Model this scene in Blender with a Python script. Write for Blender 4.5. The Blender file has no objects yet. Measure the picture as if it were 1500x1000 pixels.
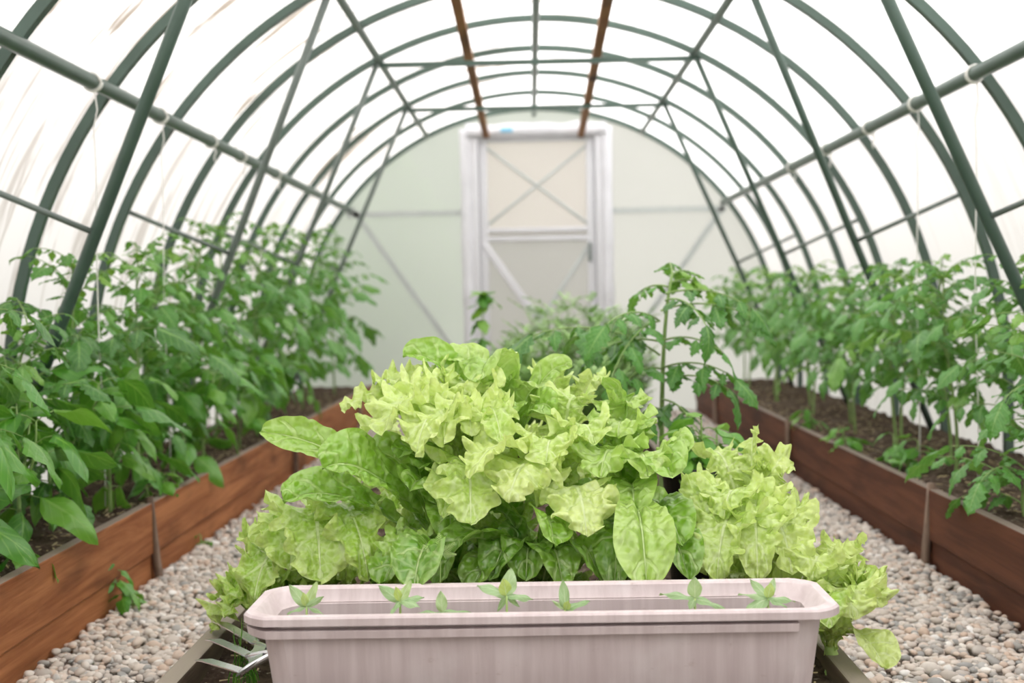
import bpy, math, random
import numpy as np
from mathutils import Vector, Matrix

SC = bpy.context.scene
COL = SC.collection
PI = math.pi

# ------------------------------------------------------------------ camera model
F = 1836.0
CH = 0.73                      # camera height above the gravel
ROLL = math.radians(1.1)
CAM = np.array([0.0, 0.0, CH])
_a = np.array([(777 - 750) / F, (500 - 440) / F, -1.0]); _a /= np.linalg.norm(_a)
_b = np.array([-math.sin(ROLL), math.cos(ROLL), 0.0]); _b -= _a * (_a @ _b); _b /= np.linalg.norm(_b)
_x = np.cross(_a, _b)
RM = np.column_stack([_x, _a, _b])          # world -> camera


def W(px, py, d):
    """Point seen at pixel (px, py), d metres in front of the camera along the greenhouse."""
    w = RM.T @ np.array([(px - 750) / F, (500 - py) / F, -1.0])
    return CAM + w * (d / w[1])


def Wz(px, py, z):
    w = RM.T @ np.array([(px - 750) / F, (500 - py) / F, -1.0])
    return CAM + w * ((z - CH) / w[2])


cd = bpy.data.cameras.new('camera'); cam = bpy.data.objects.new('camera', cd); COL.objects.link(cam)
cd.sensor_width = 36.0; cd.lens = F / 1500 * 36
m3 = Matrix(RM.T.tolist()); cam.matrix_world = Matrix.Translation(CAM.tolist()) @ m3.to_4x4()
cd.clip_start = 0.05; cd.clip_end = 200
cd.dof.use_dof = True; cd.dof.focus_distance = 2.06; cd.dof.aperture_fstop = 44.0 / 1000 / 0.012
SC.camera = cam
SC.view_settings.view_transform = 'Standard'; SC.view_settings.look = 'None'
SC.view_settings.exposure = 0.0; SC.view_settings.gamma = 1.0
SC.cycles.use_denoising = True
SC.cycles.max_bounces = 8; SC.cycles.diffuse_bounces = 5; SC.cycles.glossy_bounces = 2
SC.cycles.transmission_bounces = 6; SC.cycles.transparent_max_bounces = 8
SC.cycles.caustics_reflective = False; SC.cycles.caustics_refractive = False


# ------------------------------------------------------------------ mesh helpers
def unit(v):
    v = np.asarray(v, float); n = np.linalg.norm(v)
    return v / n if n > 1e-9 else v


UP = np.array([0, 0, 1.0])


class MB:
    def __init__(s):
        s.v = []; s.f = []; s.l = []; s.n = 0

    def add(s, v, f, lf=None):
        v = np.asarray(v, float).reshape(-1, 3)
        if lf is None: lf = np.zeros_like(v)
        s.v.append(v); s.l.append(np.asarray(lf, float))
        if not isinstance(f, list): f = [f]
        for q in f:
            q = np.asarray(q, int)
            if len(q): s.f.append(q + s.n)
        s.n += len(v)

    def build(s, name, mat, parent=None, origin=(0, 0, 0), smooth=True, sharp=0):
        v = np.concatenate(s.v) - np.asarray(origin, float)
        me = bpy.data.meshes.new(name)
        loops = np.concatenate([q.reshape(-1) for q in s.f])
        tot = np.concatenate([np.full(len(q), q.shape[1]) for q in s.f])
        start = np.concatenate([[0], np.cumsum(tot)[:-1]])
        me.vertices.add(len(v)); me.vertices.foreach_set('co', v.astype(np.float32).reshape(-1))
        me.loops.add(len(loops)); me.loops.foreach_set('vertex_index', loops.astype(np.int32))
        me.polygons.add(len(tot))
        me.polygons.foreach_set('loop_start', start.astype(np.int32))
        me.polygons.foreach_set('loop_total', tot.astype(np.int32))
        at = me.attributes.new('lf', 'FLOAT_VECTOR', 'POINT')
        at.data.foreach_set('vector', np.concatenate(s.l).astype(np.float32).reshape(-1))
        me.update(calc_edges=True); me.validate()
        me.polygons.foreach_set('use_smooth', np.full(len(me.polygons), smooth))
        if sharp: me.set_sharp_from_angle(angle=sharp)
        me.materials.append(mat)
        o = bpy.data.objects.new(name, me); COL.objects.link(o)
        if parent is not None: o.parent = parent
        else: o.location = origin
        return o


def gridq(nu, nv):
    i = np.arange((nu - 1) * (nv - 1)); r = i // (nu - 1); c = i % (nu - 1)
    a = r * nu + c
    return np.stack([a, a + 1, a + nu + 1, a + nu], 1)


def tube(mb, pts, rad, n=8, caps=True, r=0.0, rot=0.0, ref=None):
    """Swept tube; the frame is carried along from ref."""
    p = np.asarray(pts, float); k = len(p)
    rad = np.broadcast_to(np.asarray(rad, float), (k,))
    t = np.gradient(p, axis=0); t /= np.linalg.norm(t, axis=1)[:, None] + 1e-12
    if ref is None: ref = UP if abs(t[0] @ UP) < 0.9 else np.array([1.0, 0, 0])
    u = unit(np.cross(t[0], ref)); V = []
    an = np.linspace(0, 2 * PI, n, endpoint=False) + rot
    for i in range(k):
        u = unit(u - t[i] * (u @ t[i])); w = np.cross(t[i], u)
        V.append(p[i] + rad[i] * (np.cos(an)[:, None] * u + np.sin(an)[:, None] * w))
    V = np.concatenate(V)
    q = []
    j = np.arange(n); jn = (j + 1) % n
    for i in range(k - 1):
        q.append(np.stack([i * n + j, i * n + jn, (i + 1) * n + jn, (i + 1) * n + j], 1))
    f = [np.concatenate(q)]
    if caps: f += [np.arange(n)[::-1][None], ((k - 1) * n + np.arange(n))[None]]
    s = np.linspace(0, 1, k).repeat(n)
    mb.add(V, f, np.stack([np.tile(an / (2 * PI), k), s, np.full(k * n, r)], 1))


def sqtube(mb, pts, w, ref=None):
    tube(mb, pts, w * 0.7071, 4, True, 0, PI / 4, ref)


def box(mb, c, size, axes=None, bev=0.0, r=0.0):
    """Box (with chamfered edges when bev > 0) centred at c; axes are the rows of its frame."""
    A = np.eye(3) if axes is None else np.asarray(axes, float)
    h = np.asarray(size, float) / 2
    if bev <= 0:
        s = np.array([[-1, -1, -1], [1, -1, -1], [1, 1, -1], [-1, 1, -1], [-1, -1, 1], [1, -1, 1], [1, 1, 1], [-1, 1, 1]], float)
        mb.add(np.asarray(c) + (s * h) @ A, np.array([[0, 3, 2, 1], [4, 5, 6, 7], [0, 1, 5, 4], [1, 2, 6, 5], [2, 3, 7, 6], [3, 0, 4, 7]]),
               np.concatenate([s[:, :2], np.full((8, 1), r)], 1))
        return
    import bmesh
    bm = bmesh.new(); bmesh.ops.create_cube(bm, size=1.0)
    for v in bm.verts: v.co = Vector((v.co.x * h[0] * 2, v.co.y * h[1] * 2, v.co.z * h[2] * 2))
    bmesh.ops.bevel(bm, geom=bm.edges[:], offset=bev, segments=2, profile=0.6, affect='EDGES')
    bm.verts.index_update()
    V = np.array([v.co[:] for v in bm.verts]); fs = {}
    for f in bm.faces: fs.setdefault(len(f.verts), []).append([v.index for v in f.verts])
    bm.free()
    mb.add(np.asarray(c) + V @ A, [np.array(x) for x in fs.values()], np.stack([V[:, 0], V[:, 1], np.full(len(V), r)], 1))


_T = np.random.default_rng(5).random((64, 64))


def vnoise(x, y, seed=0):
    x = np.asarray(x, float) + seed * 7.31; y = np.asarray(y, float) + seed * 3.77
    xi = np.floor(x).astype(int); yi = np.floor(y).astype(int); fx = x - xi; fy = y - yi
    fx = fx * fx * (3 - 2 * fx); fy = fy * fy * (3 - 2 * fy)
    g = lambda a, b: _T[a % 64, b % 64]
    return (g(xi, yi) * (1 - fx) + g(xi + 1, yi) * fx) * (1 - fy) + (g(xi, yi + 1) * (1 - fx) + g(xi + 1, yi + 1) * fx) * fy - 0.5


def bez(p0, p1, p2, p3, n):
    t = np.linspace(0, 1, n)[:, None]
    return (1 - t) ** 3 * p0 + 3 * (1 - t) ** 2 * t * p1 + 3 * (1 - t) * t * t * p2 + t ** 3 * p3


# ------------------------------------------------------------------ naming helpers
def tag(o, label=None, cat=None, group=None, kind=None):
    if label: o['label'] = label
    if cat: o['category'] = cat
    if group: o['group'] = group
    if kind: o['kind'] = kind
    return o


def empty(name, loc, label, cat, group=None, kind=None):
    o = bpy.data.objects.new(name, None); COL.objects.link(o)
    o.location = loc; o.empty_display_size = 0.05
    return tag(o, label, cat, group, kind)


ORD = ['first', 'second', 'third', 'fourth', 'fifth', 'sixth', 'seventh', 'eighth', 'ninth', 'tenth', 'eleventh', 'twelfth']


# ------------------------------------------------------------------ material helpers
class G:
    def __init__(s, name):
        s.m = bpy.data.materials.new(name); s.m.use_nodes = True
        s.t = s.m.node_tree; s.t.nodes.clear()
        s.out = s.t.nodes.new('ShaderNodeOutputMaterial')

    def n(s, typ, ins=None, **kw):
        d = s.t.nodes.new(typ)
        for k, v in kw.items(): setattr(d, k, v)
        for k, v in (ins or {}).items(): s.put(d.inputs[k], v)
        return d

    def put(s, sock, v):
        if isinstance(v, bpy.types.NodeSocket): s.t.links.new(v, sock)
        elif isinstance(v, bpy.types.Node): s.t.links.new(v.outputs[0], sock)
        else:
            if sock.type == 'RGBA' and len(v) == 3: v = (*v, 1)
            sock.default_value = v

    def m_(s, op, a, b=None, c=None, clamp=False):
        d = s.t.nodes.new('ShaderNodeMath'); d.operation = op; d.use_clamp = clamp
        for i, q in enumerate((a, b, c)):
            if q is not None: s.put(d.inputs[i], q)
        return d.outputs[0]

    def mix(s, f, a, b, blend='MIX'):
        d = s.t.nodes.new('ShaderNodeMix'); d.data_type = 'RGBA'; d.blend_type = blend
        s.put(d.inputs[0], f); s.put(d.inputs[6], a); s.put(d.inputs[7], b)
        return d.outputs[2]

    def noise(s, scale, detail=3, vec=None, rough=0.5, dist=0.0):
        d = s.n('ShaderNodeTexNoise', {'Scale': scale, 'Detail': detail, 'Roughness': rough, 'Distortion': dist})
        if vec is not None: s.put(d.inputs['Vector'], vec)
        return d.outputs[0]

    def step(s, x, lo, hi):
        d = s.n('ShaderNodeMapRange', {'From Min': lo, 'From Max': hi}); s.put(d.inputs[0], x)
        d.interpolation_type = 'SMOOTHSTEP'
        return d.outputs[0]

    def obj(s, scale=(1, 1, 1)):
        c = s.n('ShaderNodeTexCoord')
        return s.n('ShaderNodeMapping', {'Vector': c.outputs['Object'], 'Scale': scale}).outputs[0]

    def pos(s, scale=(1, 1, 1)):
        c = s.n('ShaderNodeNewGeometry')
        return s.n('ShaderNodeMapping', {'Vector': c.outputs['Position'], 'Scale': scale}).outputs[0]

    def lf(s):
        d = s.n('ShaderNodeAttribute', attribute_name='lf')
        x = s.n('ShaderNodeSeparateXYZ', {0: d.outputs['Vector']})
        return x.outputs[0], x.outputs[1], x.outputs[2]

    def bump(s, h, strength=0.3, dist=0.01):
        return s.n('ShaderNodeBump', {'Height': h, 'Strength': strength, 'Distance': dist}).outputs[0]

    def bsdf(s, col, rough=0.6, spec=0.3, metal=0.0, nrm=None, trans=0.0, tcol=None):
        b = s.n('ShaderNodeBsdfPrincipled', {'Base Color': col, 'Roughness': rough, 'Specular IOR Level': spec, 'Metallic': metal})
        if nrm is not None: s.put(b.inputs['Normal'], nrm)
        o = b.outputs[0]
        if trans > 0:
            t = s.n('ShaderNodeBsdfTranslucent', {'Color': tcol if tcol is not None else col})
            if nrm is not None: s.put(t.inputs['Normal'], nrm)
            o = s.n('ShaderNodeMixShader', {0: trans, 1: o, 2: t.outputs[0]}).outputs[0]
        s.t.links.new(o, s.out.inputs[0])
        return s.m


def mat_paint(name, col, rough=0.4, spec=0.5, var=0.15, metal=0.0):
    g = G(name)
    n = g.noise(14, 4, g.pos())
    c = g.mix(n, [x * (1 - var) for x in col], [min(1, x * (1 + var)) for x in col])
    return g.bsdf(c, rough, spec, metal)


def mat_poly(name, tint, streak=0.0, ridge=(0, 0, 0), thru=0.0, dens=0.72, refl=0.11, grime_dim=0.0):
    """Cloudy twin-wall plastic sheet: lets diffuse daylight through, with dirt streaks of its own."""
    g = G(name)
    col = tint
    if streak > 0:
        p = g.n('ShaderNodeNewGeometry').outputs['Position']
        sx = g.n('ShaderNodeSeparateXYZ', {0: p})
        ang = g.m_('ARCTAN2', g.m_('SUBTRACT', sx.outputs[0], 0.045), g.m_('SUBTRACT', sx.outputs[2], 0.413))
        v = g.n('ShaderNodeCombineXYZ', {0: g.m_('MULTIPLY', ang, 2.2), 1: g.m_('MULTIPLY', sx.outputs[1], 12.0), 2: 0.0}).outputs[0]
        n1 = g.noise(1.0, 5, v, 0.62, 0.4)
        n2 = g.noise(0.55, 3, p)
        k = g.m_('MULTIPLY', g.step(n1, 0.50, 0.62), g.step(n2, 0.38, 0.56))
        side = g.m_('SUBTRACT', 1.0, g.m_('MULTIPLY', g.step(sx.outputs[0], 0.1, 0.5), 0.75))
        dust_dim = g.m_('MULTIPLY', g.m_('SUBTRACT', 1.0, g.step(sx.outputs[0], -0.7, 0.0)), g.m_('ADD', grime_dim, g.m_('MULTIPLY', g.noise(2.4, 4, p), grime_dim)))  # dust plus the left roof's weaker light, put into the sheet colour
        k = g.m_('MAXIMUM', g.m_('MULTIPLY', g.m_('MULTIPLY', k, side), streak), dust_dim)
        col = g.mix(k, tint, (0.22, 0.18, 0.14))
    d = g.n('ShaderNodeBsdfDiffuse', {'Color': col}); t = g.n('ShaderNodeBsdfTranslucent', {'Color': col})
    m = g.n('ShaderNodeMixShader', {0: dens / (dens + refl), 1: d.outputs[0], 2: t.outputs[0]})
    gl = g.n('ShaderNodeBsdfGlossy', {'Color': (1, 1, 1), 'Roughness': 0.25})
    m = g.n('ShaderNodeMixShader', {0: 0.04, 1: m.outputs[0], 2: gl.outputs[0]})
    if thru > 0:
        tr = g.n('ShaderNodeBsdfTransparent', {'Color': tint})
        m = g.n('ShaderNodeMixShader', {0: thru, 1: m.outputs[0], 2: tr.outputs[0]})
    g.t.links.new(m.outputs[0], g.out.inputs[0])
    return g.m


def mat_wood(name, c1, c2, axis=1, worn=None, rough=0.7):
    g = G(name)
    s = [26, 26, 26]; s[axis] = 1.6
    p = g.pos(s)
    n = g.noise(1.0, 6, p, 0.65, 0.6)
    big = g.noise(2.2, 3, g.pos([3, 1.2, 5]))
    c = g.mix(g.step(n, 0.3, 0.7), c1, c2)
    c = g.mix(g.m_('MULTIPLY', g.step(big, 0.5, 0.72), 0.6), c, [x * 0.4 for x in c1])
    kn = g.n('ShaderNodeTexVoronoi', {'Vector': g.pos([4, 1.6, 7]), 'Scale': 1.0})
    c = g.mix(g.m_('SUBTRACT', 1.0, g.step(kn.outputs[0], 0.06, 0.16)), c, [x * 0.3 for x in c1])
    if worn is not None:
        nz = g.n('ShaderNodeSeparateXYZ', {0: g.n('ShaderNodeNewGeometry').outputs['Normal']}).outputs[2]
        c = g.mix(g.m_('MULTIPLY', g.step(nz, 0.5, 0.9), 0.9), c, worn)
    return g.bsdf(c, rough, 0.25, 0, g.bump(n, 0.35, 0.004))


def mat_soil(name, c1, c2, c3):
    g = G(name)
    n = g.noise(28, 6, g.pos(), 0.7); b = g.noise(5, 3, g.pos())
    c = g.mix(g.step(n, 0.35, 0.65), c1, c2)
    c = g.mix(g.m_('MULTIPLY', g.step(g.noise(70, 2, g.pos()), 0.6, 0.7), g.step(b, 0.4, 0.6)), c, c3)
    return g.bsdf(c, 0.95, 0.1, 0, g.bump(n, 0.8, 0.02))


def mat_leaf(name, dark, mid, pale, vein, trans=0.35, rough=0.42, spec=0.45, nv=9.0, blister=0.5, edge=0.0, bscale=90, lean=1.5, net=0.0, bst=0.55, bdist=0.006):
    """Leaf: lf = (across -1..1, along 0..1, random per leaf)."""
    g = G(name)
    u, v, r = g.lf()
    au = g.m_('ABSOLUTE', u)
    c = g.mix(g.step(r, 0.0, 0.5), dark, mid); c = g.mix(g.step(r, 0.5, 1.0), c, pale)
    n = g.noise(16, 4, g.pos())
    c = g.mix(g.m_('MULTIPLY', g.step(n, 0.35, 0.7), 0.40), c, [x * 0.85 for x in mid])
    if edge > 0:
        c = g.mix(g.m_('MULTIPLY', g.step(au, 0.45, 1.0), edge), c, pale)
    s = g.m_('FRACT', g.m_('ADD', g.m_('SUBTRACT', g.m_('MULTIPLY', g.m_('ADD', v, g.m_('MULTIPLY', g.noise(22, 2, g.pos()), 0.10)), nv), g.m_('MULTIPLY', au, lean)), g.m_('MULTIPLY', r, 3.7)))
    s = g.m_('ABSOLUTE', g.m_('SUBTRACT', s, 0.5))
    side = g.m_('SUBTRACT', 1.0, g.step(s, 0.03, 0.11))
    side = g.m_('MULTIPLY', side, g.m_('SUBTRACT', 1.0, g.step(au, 0.6, 0.98)))
    mid_w = g.m_('SUBTRACT', 0.13, g.m_('MULTIPLY', v, 0.1))
    mr = g.m_('SUBTRACT', 1.0, g.step(g.m_('DIVIDE', au, mid_w), 0.5, 1.1))
    vn = g.m_('MAXIMUM', g.m_('MULTIPLY', side, 0.6), mr)
    c = g.mix(g.m_('MULTIPLY', vn, 0.75), c, vein)
    vor = g.n('ShaderNodeTexVoronoi', {'Vector': g.pos(), 'Scale': bscale}, feature='SMOOTH_F1').outputs[0]
    if net > 0:
        wp = g.n('ShaderNodeVectorMath', {0: g.pos(), 1: g.n('ShaderNodeVectorMath', {0: g.n('ShaderNodeTexNoise', {'Scale': 30.0, 'Vector': g.pos()}).outputs[1], 1: (0.02, 0.02, 0.02)}, operation='MULTIPLY').outputs[0]}, operation='ADD').outputs[0]
        ed = g.n('ShaderNodeTexVoronoi', {'Vector': wp, 'Scale': bscale * 0.9}, feature='DISTANCE_TO_EDGE').outputs[0]
        ln = g.m_('SUBTRACT', 1.0, g.step(ed, 0.02, 0.22))
        c = g.mix(g.m_('MULTIPLY', ln, net), c, vein)
    h = g.m_('ADD', g.m_('MULTIPLY', vor, -blister), g.m_('MULTIPLY', g.m_('MAXIMUM', mr, g.m_('MULTIPLY', side, 0.6)), -0.22 * blister))
    tc = g.mix(0.35, c, pale)
    return g.bsdf(c, rough, spec, 0, g.bump(h, bst, bdist), trans, tc)


M = {}
M['roof'] = mat_poly('clouded_roof_sheet', (0.93, 0.925, 0.92), 0.95, grime_dim=0.22)
M['side'] = mat_poly('clouded_dimmed_side_sheet', (0.60, 0.58, 0.57), 0.5)  # tint darker than the roof: weaker light on the sides put into the colour
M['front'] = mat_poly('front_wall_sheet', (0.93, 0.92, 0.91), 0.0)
M['end'] = mat_poly('shade_tinted_end_sheet', (0.60, 0.62, 0.585), 0.0, thru=0.06)  # tint holds the shade and green cast of the growth outside
M['endr'] = mat_poly('shade_tinted_end_sheet_right', (0.635, 0.62, 0.605), 0.0)  # tint holds the shade behind the end wall, without the green cast
M['door'] = mat_poly('door_sheet', (0.82, 0.785, 0.765), 0.0)
M['dlow'] = mat_poly('lower_door_sheet', (0.70, 0.685, 0.675), 0.0)
M['pale'] = mat_paint('pale_zinc_tube', (0.52, 0.55, 0.54), 0.4, 0.5, 0.1)
M['green'] = mat_paint('green_tube_paint', (0.062, 0.105, 0.082), 0.34, 0.5, 0.25)
M['galv'] = mat_paint('grey_zinc_tube', (0.17, 0.205, 0.19), 0.4, 0.5, 0.2)
M['white'] = mat_paint('white_door_paint', (0.66, 0.66, 0.69), 0.45, 0.4, 0.05)
M['film'] = mat_paint('white_film', (0.72, 0.72, 0.76), 0.3, 0.5, 0.08)
M['blue'] = mat_paint('blue_tape', (0.25, 0.55, 0.75), 0.4, 0.4, 0.1)
M['batten'] = mat_wood('brown_batten_wood', (0.20, 0.085, 0.03), (0.34, 0.16, 0.06))
M['board_l'] = mat_wood('orange_brown_board', (0.21, 0.068, 0.022), (0.44, 0.18, 0.07), 1, (0.24, 0.20, 0.17))
M['board_r'] = mat_wood('dark_brown_board', (0.070, 0.024, 0.012), (0.15, 0.055, 0.027), 1, (0.22, 0.18, 0.15))
M['board_c'] = mat_wood('weathered_board', (0.12, 0.085, 0.06), (0.22, 0.17, 0.125), 1, (0.30, 0.26, 0.21))
M['stake'] = mat_wood('stick_bark', (0.12, 0.07, 0.045), (0.30, 0.22, 0.17), 2)
M['soil'] = mat_soil('bed_soil', (0.055, 0.036, 0.026), (0.13, 0.095, 0.07), (0.36, 0.31, 0.25))
M['pot_soil'] = mat_soil('dark_soil', (0.02, 0.014, 0.01), (0.05, 0.035, 0.025), (0.1, 0.08, 0.06))
M['earth'] = mat_soil('path_earth', (0.20, 0.17, 0.14), (0.33, 0.29, 0.25), (0.5, 0.46, 0.42))
M['lawn'] = mat_soil('outside_lawn', (0.15, 0.17, 0.11), (0.22, 0.24, 0.17), (0.3, 0.3, 0.25))
M['pot'] = mat_paint('black_pot_plastic', (0.015, 0.015, 0.016), 0.45, 0.4, 0.2)
M['twine'] = mat_paint('white_twine', (0.85, 0.84, 0.8), 0.8, 0.1, 0.05)
M['steel'] = mat_paint('bright_steel', (0.80, 0.80, 0.82), 0.25, 0.5, 0.15, 0.85)
M['straw'] = mat_paint('dry_straw', (0.52, 0.42, 0.25), 0.9, 0.1, 0.3)

# lettuces
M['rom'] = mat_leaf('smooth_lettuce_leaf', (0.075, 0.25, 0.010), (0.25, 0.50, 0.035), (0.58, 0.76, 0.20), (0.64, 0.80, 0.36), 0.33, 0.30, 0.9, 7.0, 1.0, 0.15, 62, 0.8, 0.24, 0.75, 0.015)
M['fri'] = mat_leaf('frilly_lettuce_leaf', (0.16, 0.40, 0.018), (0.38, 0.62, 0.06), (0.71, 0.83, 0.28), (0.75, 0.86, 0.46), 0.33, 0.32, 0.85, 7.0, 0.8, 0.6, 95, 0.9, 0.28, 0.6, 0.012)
M['lstem'] = mat_paint('lettuce_stem', (0.45, 0.62, 0.22), 0.45, 0.4, 0.15)
# other plants
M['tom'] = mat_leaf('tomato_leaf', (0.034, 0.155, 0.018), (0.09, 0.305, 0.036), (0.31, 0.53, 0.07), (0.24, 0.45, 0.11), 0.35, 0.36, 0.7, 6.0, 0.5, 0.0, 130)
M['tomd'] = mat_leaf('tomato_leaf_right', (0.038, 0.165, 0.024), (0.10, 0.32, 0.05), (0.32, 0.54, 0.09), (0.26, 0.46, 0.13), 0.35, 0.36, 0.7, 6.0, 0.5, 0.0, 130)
M['pep'] = mat_leaf('pepper_leaf', (0.035, 0.18, 0.014), (0.10, 0.33, 0.028), (0.26, 0.50, 0.06), (0.24, 0.47, 0.08), 0.35, 0.34, 0.65, 5.0, 0.3, 0.0, 60)
M['tstem'] = mat_paint('green_plant_stem', (0.24, 0.36, 0.12), 0.5, 0.3, 0.2)
M['dill'] = mat_paint('feathery_leaf', (0.34, 0.54, 0.19), 0.5, 0.3, 0.2)
M['zin'] = mat_leaf('seedling_leaf', (0.30, 0.50, 0.22), (0.45, 0.63, 0.33), (0.55, 0.68, 0.18), (0.60, 0.72, 0.45), 0.35, 0.4, 0.5, 4.0, 0.2, 0.0, 60)


def mat_stone():
    g = G('river_pebbles'); u, v, r = g.lf()
    c = g.mix(g.step(u, 0.0, 0.33), (0.33, 0.33, 0.32), (0.58, 0.51, 0.45))
    c = g.mix(g.step(u, 0.33, 0.66), c, (0.70, 0.64, 0.58)); c = g.mix(g.step(u, 0.66, 1.0), c, (0.62, 0.47, 0.37))
    c = g.mix(g.m_('MULTIPLY', g.noise(120, 3, g.pos()), 0.35), c, (0.3, 0.27, 0.24))
    c = g.mix(v, c, (0.82, 0.80, 0.77))
    return g.bsdf(c, 0.75, 0.3)


M['stone'] = mat_stone()


def mat_planter():
    g = G('pinkish_planter_plastic')
    s = g.noise(1.0, 5, g.pos([55, 30, 1.5]), 0.6); b = g.noise(9, 4, g.pos()); d = g.noise(24, 5, g.pos([1, 1, 2]), 0.7)
    c = g.mix(g.step(s, 0.3, 0.7), (0.54, 0.45, 0.452), (0.65, 0.56, 0.562))
    c = g.mix(g.m_('MULTIPLY', g.step(b, 0.5, 0.75), 0.5), c, (0.72, 0.66, 0.66))
    c = g.mix(g.m_('MULTIPLY', g.step(d, 0.62, 0.78), 0.6), c, (0.33, 0.23, 0.19))
    return g.bsdf(c, 0.55, 0.35, 0, g.bump(s, 0.1, 0.002))


M['planter'] = mat_planter()
# ------------------------------------------------------------------ shell
XC, ZC = 0.045, 0.413          # axis of the vault
RS, RA, RP = 1.566, 1.546, 1.512   # sheet, arch tube centre, purlin centre
Y0, YE = -0.9, 8.13
ARCH_Y = [2.91 + 0.649 * k for k in range(8)]


def vault(r, a0, a1, n):
    a = np.linspace(a0, a1, n)
    return np.stack([XC + r * np.sin(a), ZC + r * np.cos(a)], 1)


def shell(name, prof, mat, ny=40):
    mb = MB(); y = np.linspace(Y0, YE, ny); k = len(prof)
    for s, off in ((0, 0.0),):
        V = np.stack([np.tile(prof[:, 0], ny), y.repeat(k), np.tile(prof[:, 1], ny)], 1)
        mb.add(V, gridq(k, ny))
    o = mb.build(name, mat)
    tag(o, kind='structure')
    return o


A1 = 0.93
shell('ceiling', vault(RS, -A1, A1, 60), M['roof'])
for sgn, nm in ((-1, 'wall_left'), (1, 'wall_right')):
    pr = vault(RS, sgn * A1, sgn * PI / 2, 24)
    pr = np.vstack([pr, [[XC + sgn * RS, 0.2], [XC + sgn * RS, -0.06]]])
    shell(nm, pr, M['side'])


def end_panel(name, y, mat, x0=None, x1=None, parent=None):
    """Sheet filling the arch outline between x0 and x1."""
    mb = MB(); xs = np.linspace(max(x0, XC - RS), min(x1, XC + RS), 40)
    top = ZC + np.sqrt(np.maximum(RS ** 2 - (xs - XC) ** 2, 0))
    nz = 12
    V = []
    for t in np.linspace(0, 1, nz): V.append(np.stack([xs, np.full(40, y), -0.06 + (top + 0.06) * t], 1))
    mb.add(np.concatenate(V), gridq(40, nz))
    return mb.build(name, mat, parent)


wf = tag(end_panel('wall_front', Y0, M['front'], -9, XC - .5), kind='structure')     # open doorway behind the camera
end_panel('wall_panel', Y0, M['front'], XC + .5, 9, wf)

DX0, DX1 = W(692, 300, 8.1)[0], W(882, 300, 8.1)[0]      # door posts, centre lines
DZ = W(787, 193, 8.1)[2]
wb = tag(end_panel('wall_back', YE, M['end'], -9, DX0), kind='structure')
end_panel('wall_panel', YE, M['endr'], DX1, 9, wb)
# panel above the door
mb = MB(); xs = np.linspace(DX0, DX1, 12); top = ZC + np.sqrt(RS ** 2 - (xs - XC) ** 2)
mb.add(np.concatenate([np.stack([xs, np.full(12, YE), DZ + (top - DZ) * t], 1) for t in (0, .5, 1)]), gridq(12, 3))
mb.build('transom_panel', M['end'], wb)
YF = 8.085


def bar(name, mat, p, q, w, parent=None, sq=True, ref=None):
    mb = MB(); P = np.linspace(p, q, 3)
    if sq: sqtube(mb, P, w, ref)
    else: tube(mb, P, w / 2, 12)
    return mb.build(name, mat, parent, (0, 0, 0), not sq)


mb = MB()
av = vault(RA, -PI / 2, PI / 2, 60); av = np.vstack([[[XC - RA, -0.06]], av, [[XC + RA, -0.06]]])
sqtube(mb, np.stack([av[:, 0], np.full(len(av), YF), av[:, 1]], 1), 0.03, np.array([0, 1., 0]))
mb.build('end_arch', M['green'], wb, smooth=False)
zl, zr = W(600, 313, 8.08)[2], W(960, 307, 8.08)[2]
bar('horizontal_bar', M['pale'], [XC - 1.22, YF, zl], [DX0, YF, zl], 0.035, wb)
bar('horizontal_bar', M['pale'], [DX1, YF, zr], [XC + 1.22, YF, zr], 0.035, wb)
bar('diagonal_brace', M['pale'], W(515, 305, YF), [DX0 - .02, YF, .25], 0.035, wb)
bar('diagonal_brace', M['pale'], W(1058, 305, YF), [DX1 + .02, YF, .25], 0.035, wb)

# door
d1 = empty('door_1', (0, 0, 0), None, None, None, 'structure')


def dpt(px, py): return W(px, py, 8.06)


def dbar(name, p, q, w, d, mat=None, ref=None):
    mb = MB(); p = np.asarray(p, float); q = np.asarray(q, float); t = unit(q - p); yb = np.array([0, 1., 0])
    s = unit(np.cross(t, yb))
    box(mb, (p + q) / 2, (np.linalg.norm(q - p), w, d), [t, s, yb], 0.006)
    return mb.build(name, mat or M['white'], d1)


for x in (DX0, DX1):
    dbar('door_post', [x, 8.07, 0.0], [x, 8.07, DZ + .03], 0.085, 0.06)
dbar('door_head', [DX0 - .04, 8.065, DZ], [DX1 + .04, 8.065, DZ], 0.05, 0.06)
LX0, LX1 = DX0 + .075, DX1 - .075
for x in (LX0, LX1): dbar('door_stile', [x, 8.085, .03], [x, 8.085, DZ - .03], 0.05, 0.03)
zm = W(787, 343, 8.08)[2]
for z in (.05, zm - .028, zm + .028, DZ - .05): dbar('door_rail', [LX0, 8.085, z], [LX1, 8.085, z], 0.032, 0.028)
dbar('door_brace', [LX0, 8.075, zm - .06], [LX1, 8.075, .08], 0.05, 0.02)
dbar('door_brace', [LX0, 8.1, .08], [LX1, 8.1, zm - .06], 0.03, 0.012, M['pale'])
dbar('door_brace', [LX0, 8.1, zm + .05], [LX1, 8.1, DZ - .08], 0.02, 0.012, M['pale'])
dbar('door_brace', [LX0, 8.1, DZ - .08], [LX1, 8.1, zm + .05], 0.02, 0.012, M['pale'])
for z0, z1, mt in ((.03, zm, 'dlow'), (zm, DZ - .03, 'door')):
    mb = MB(); box(mb, [(LX0 + LX1) / 2, 8.115, (z0 + z1) / 2], (LX1 - LX0, .01, z1 - z0)); dp = mb.build('door_panel', M[mt], d1, smooth=False)
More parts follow.
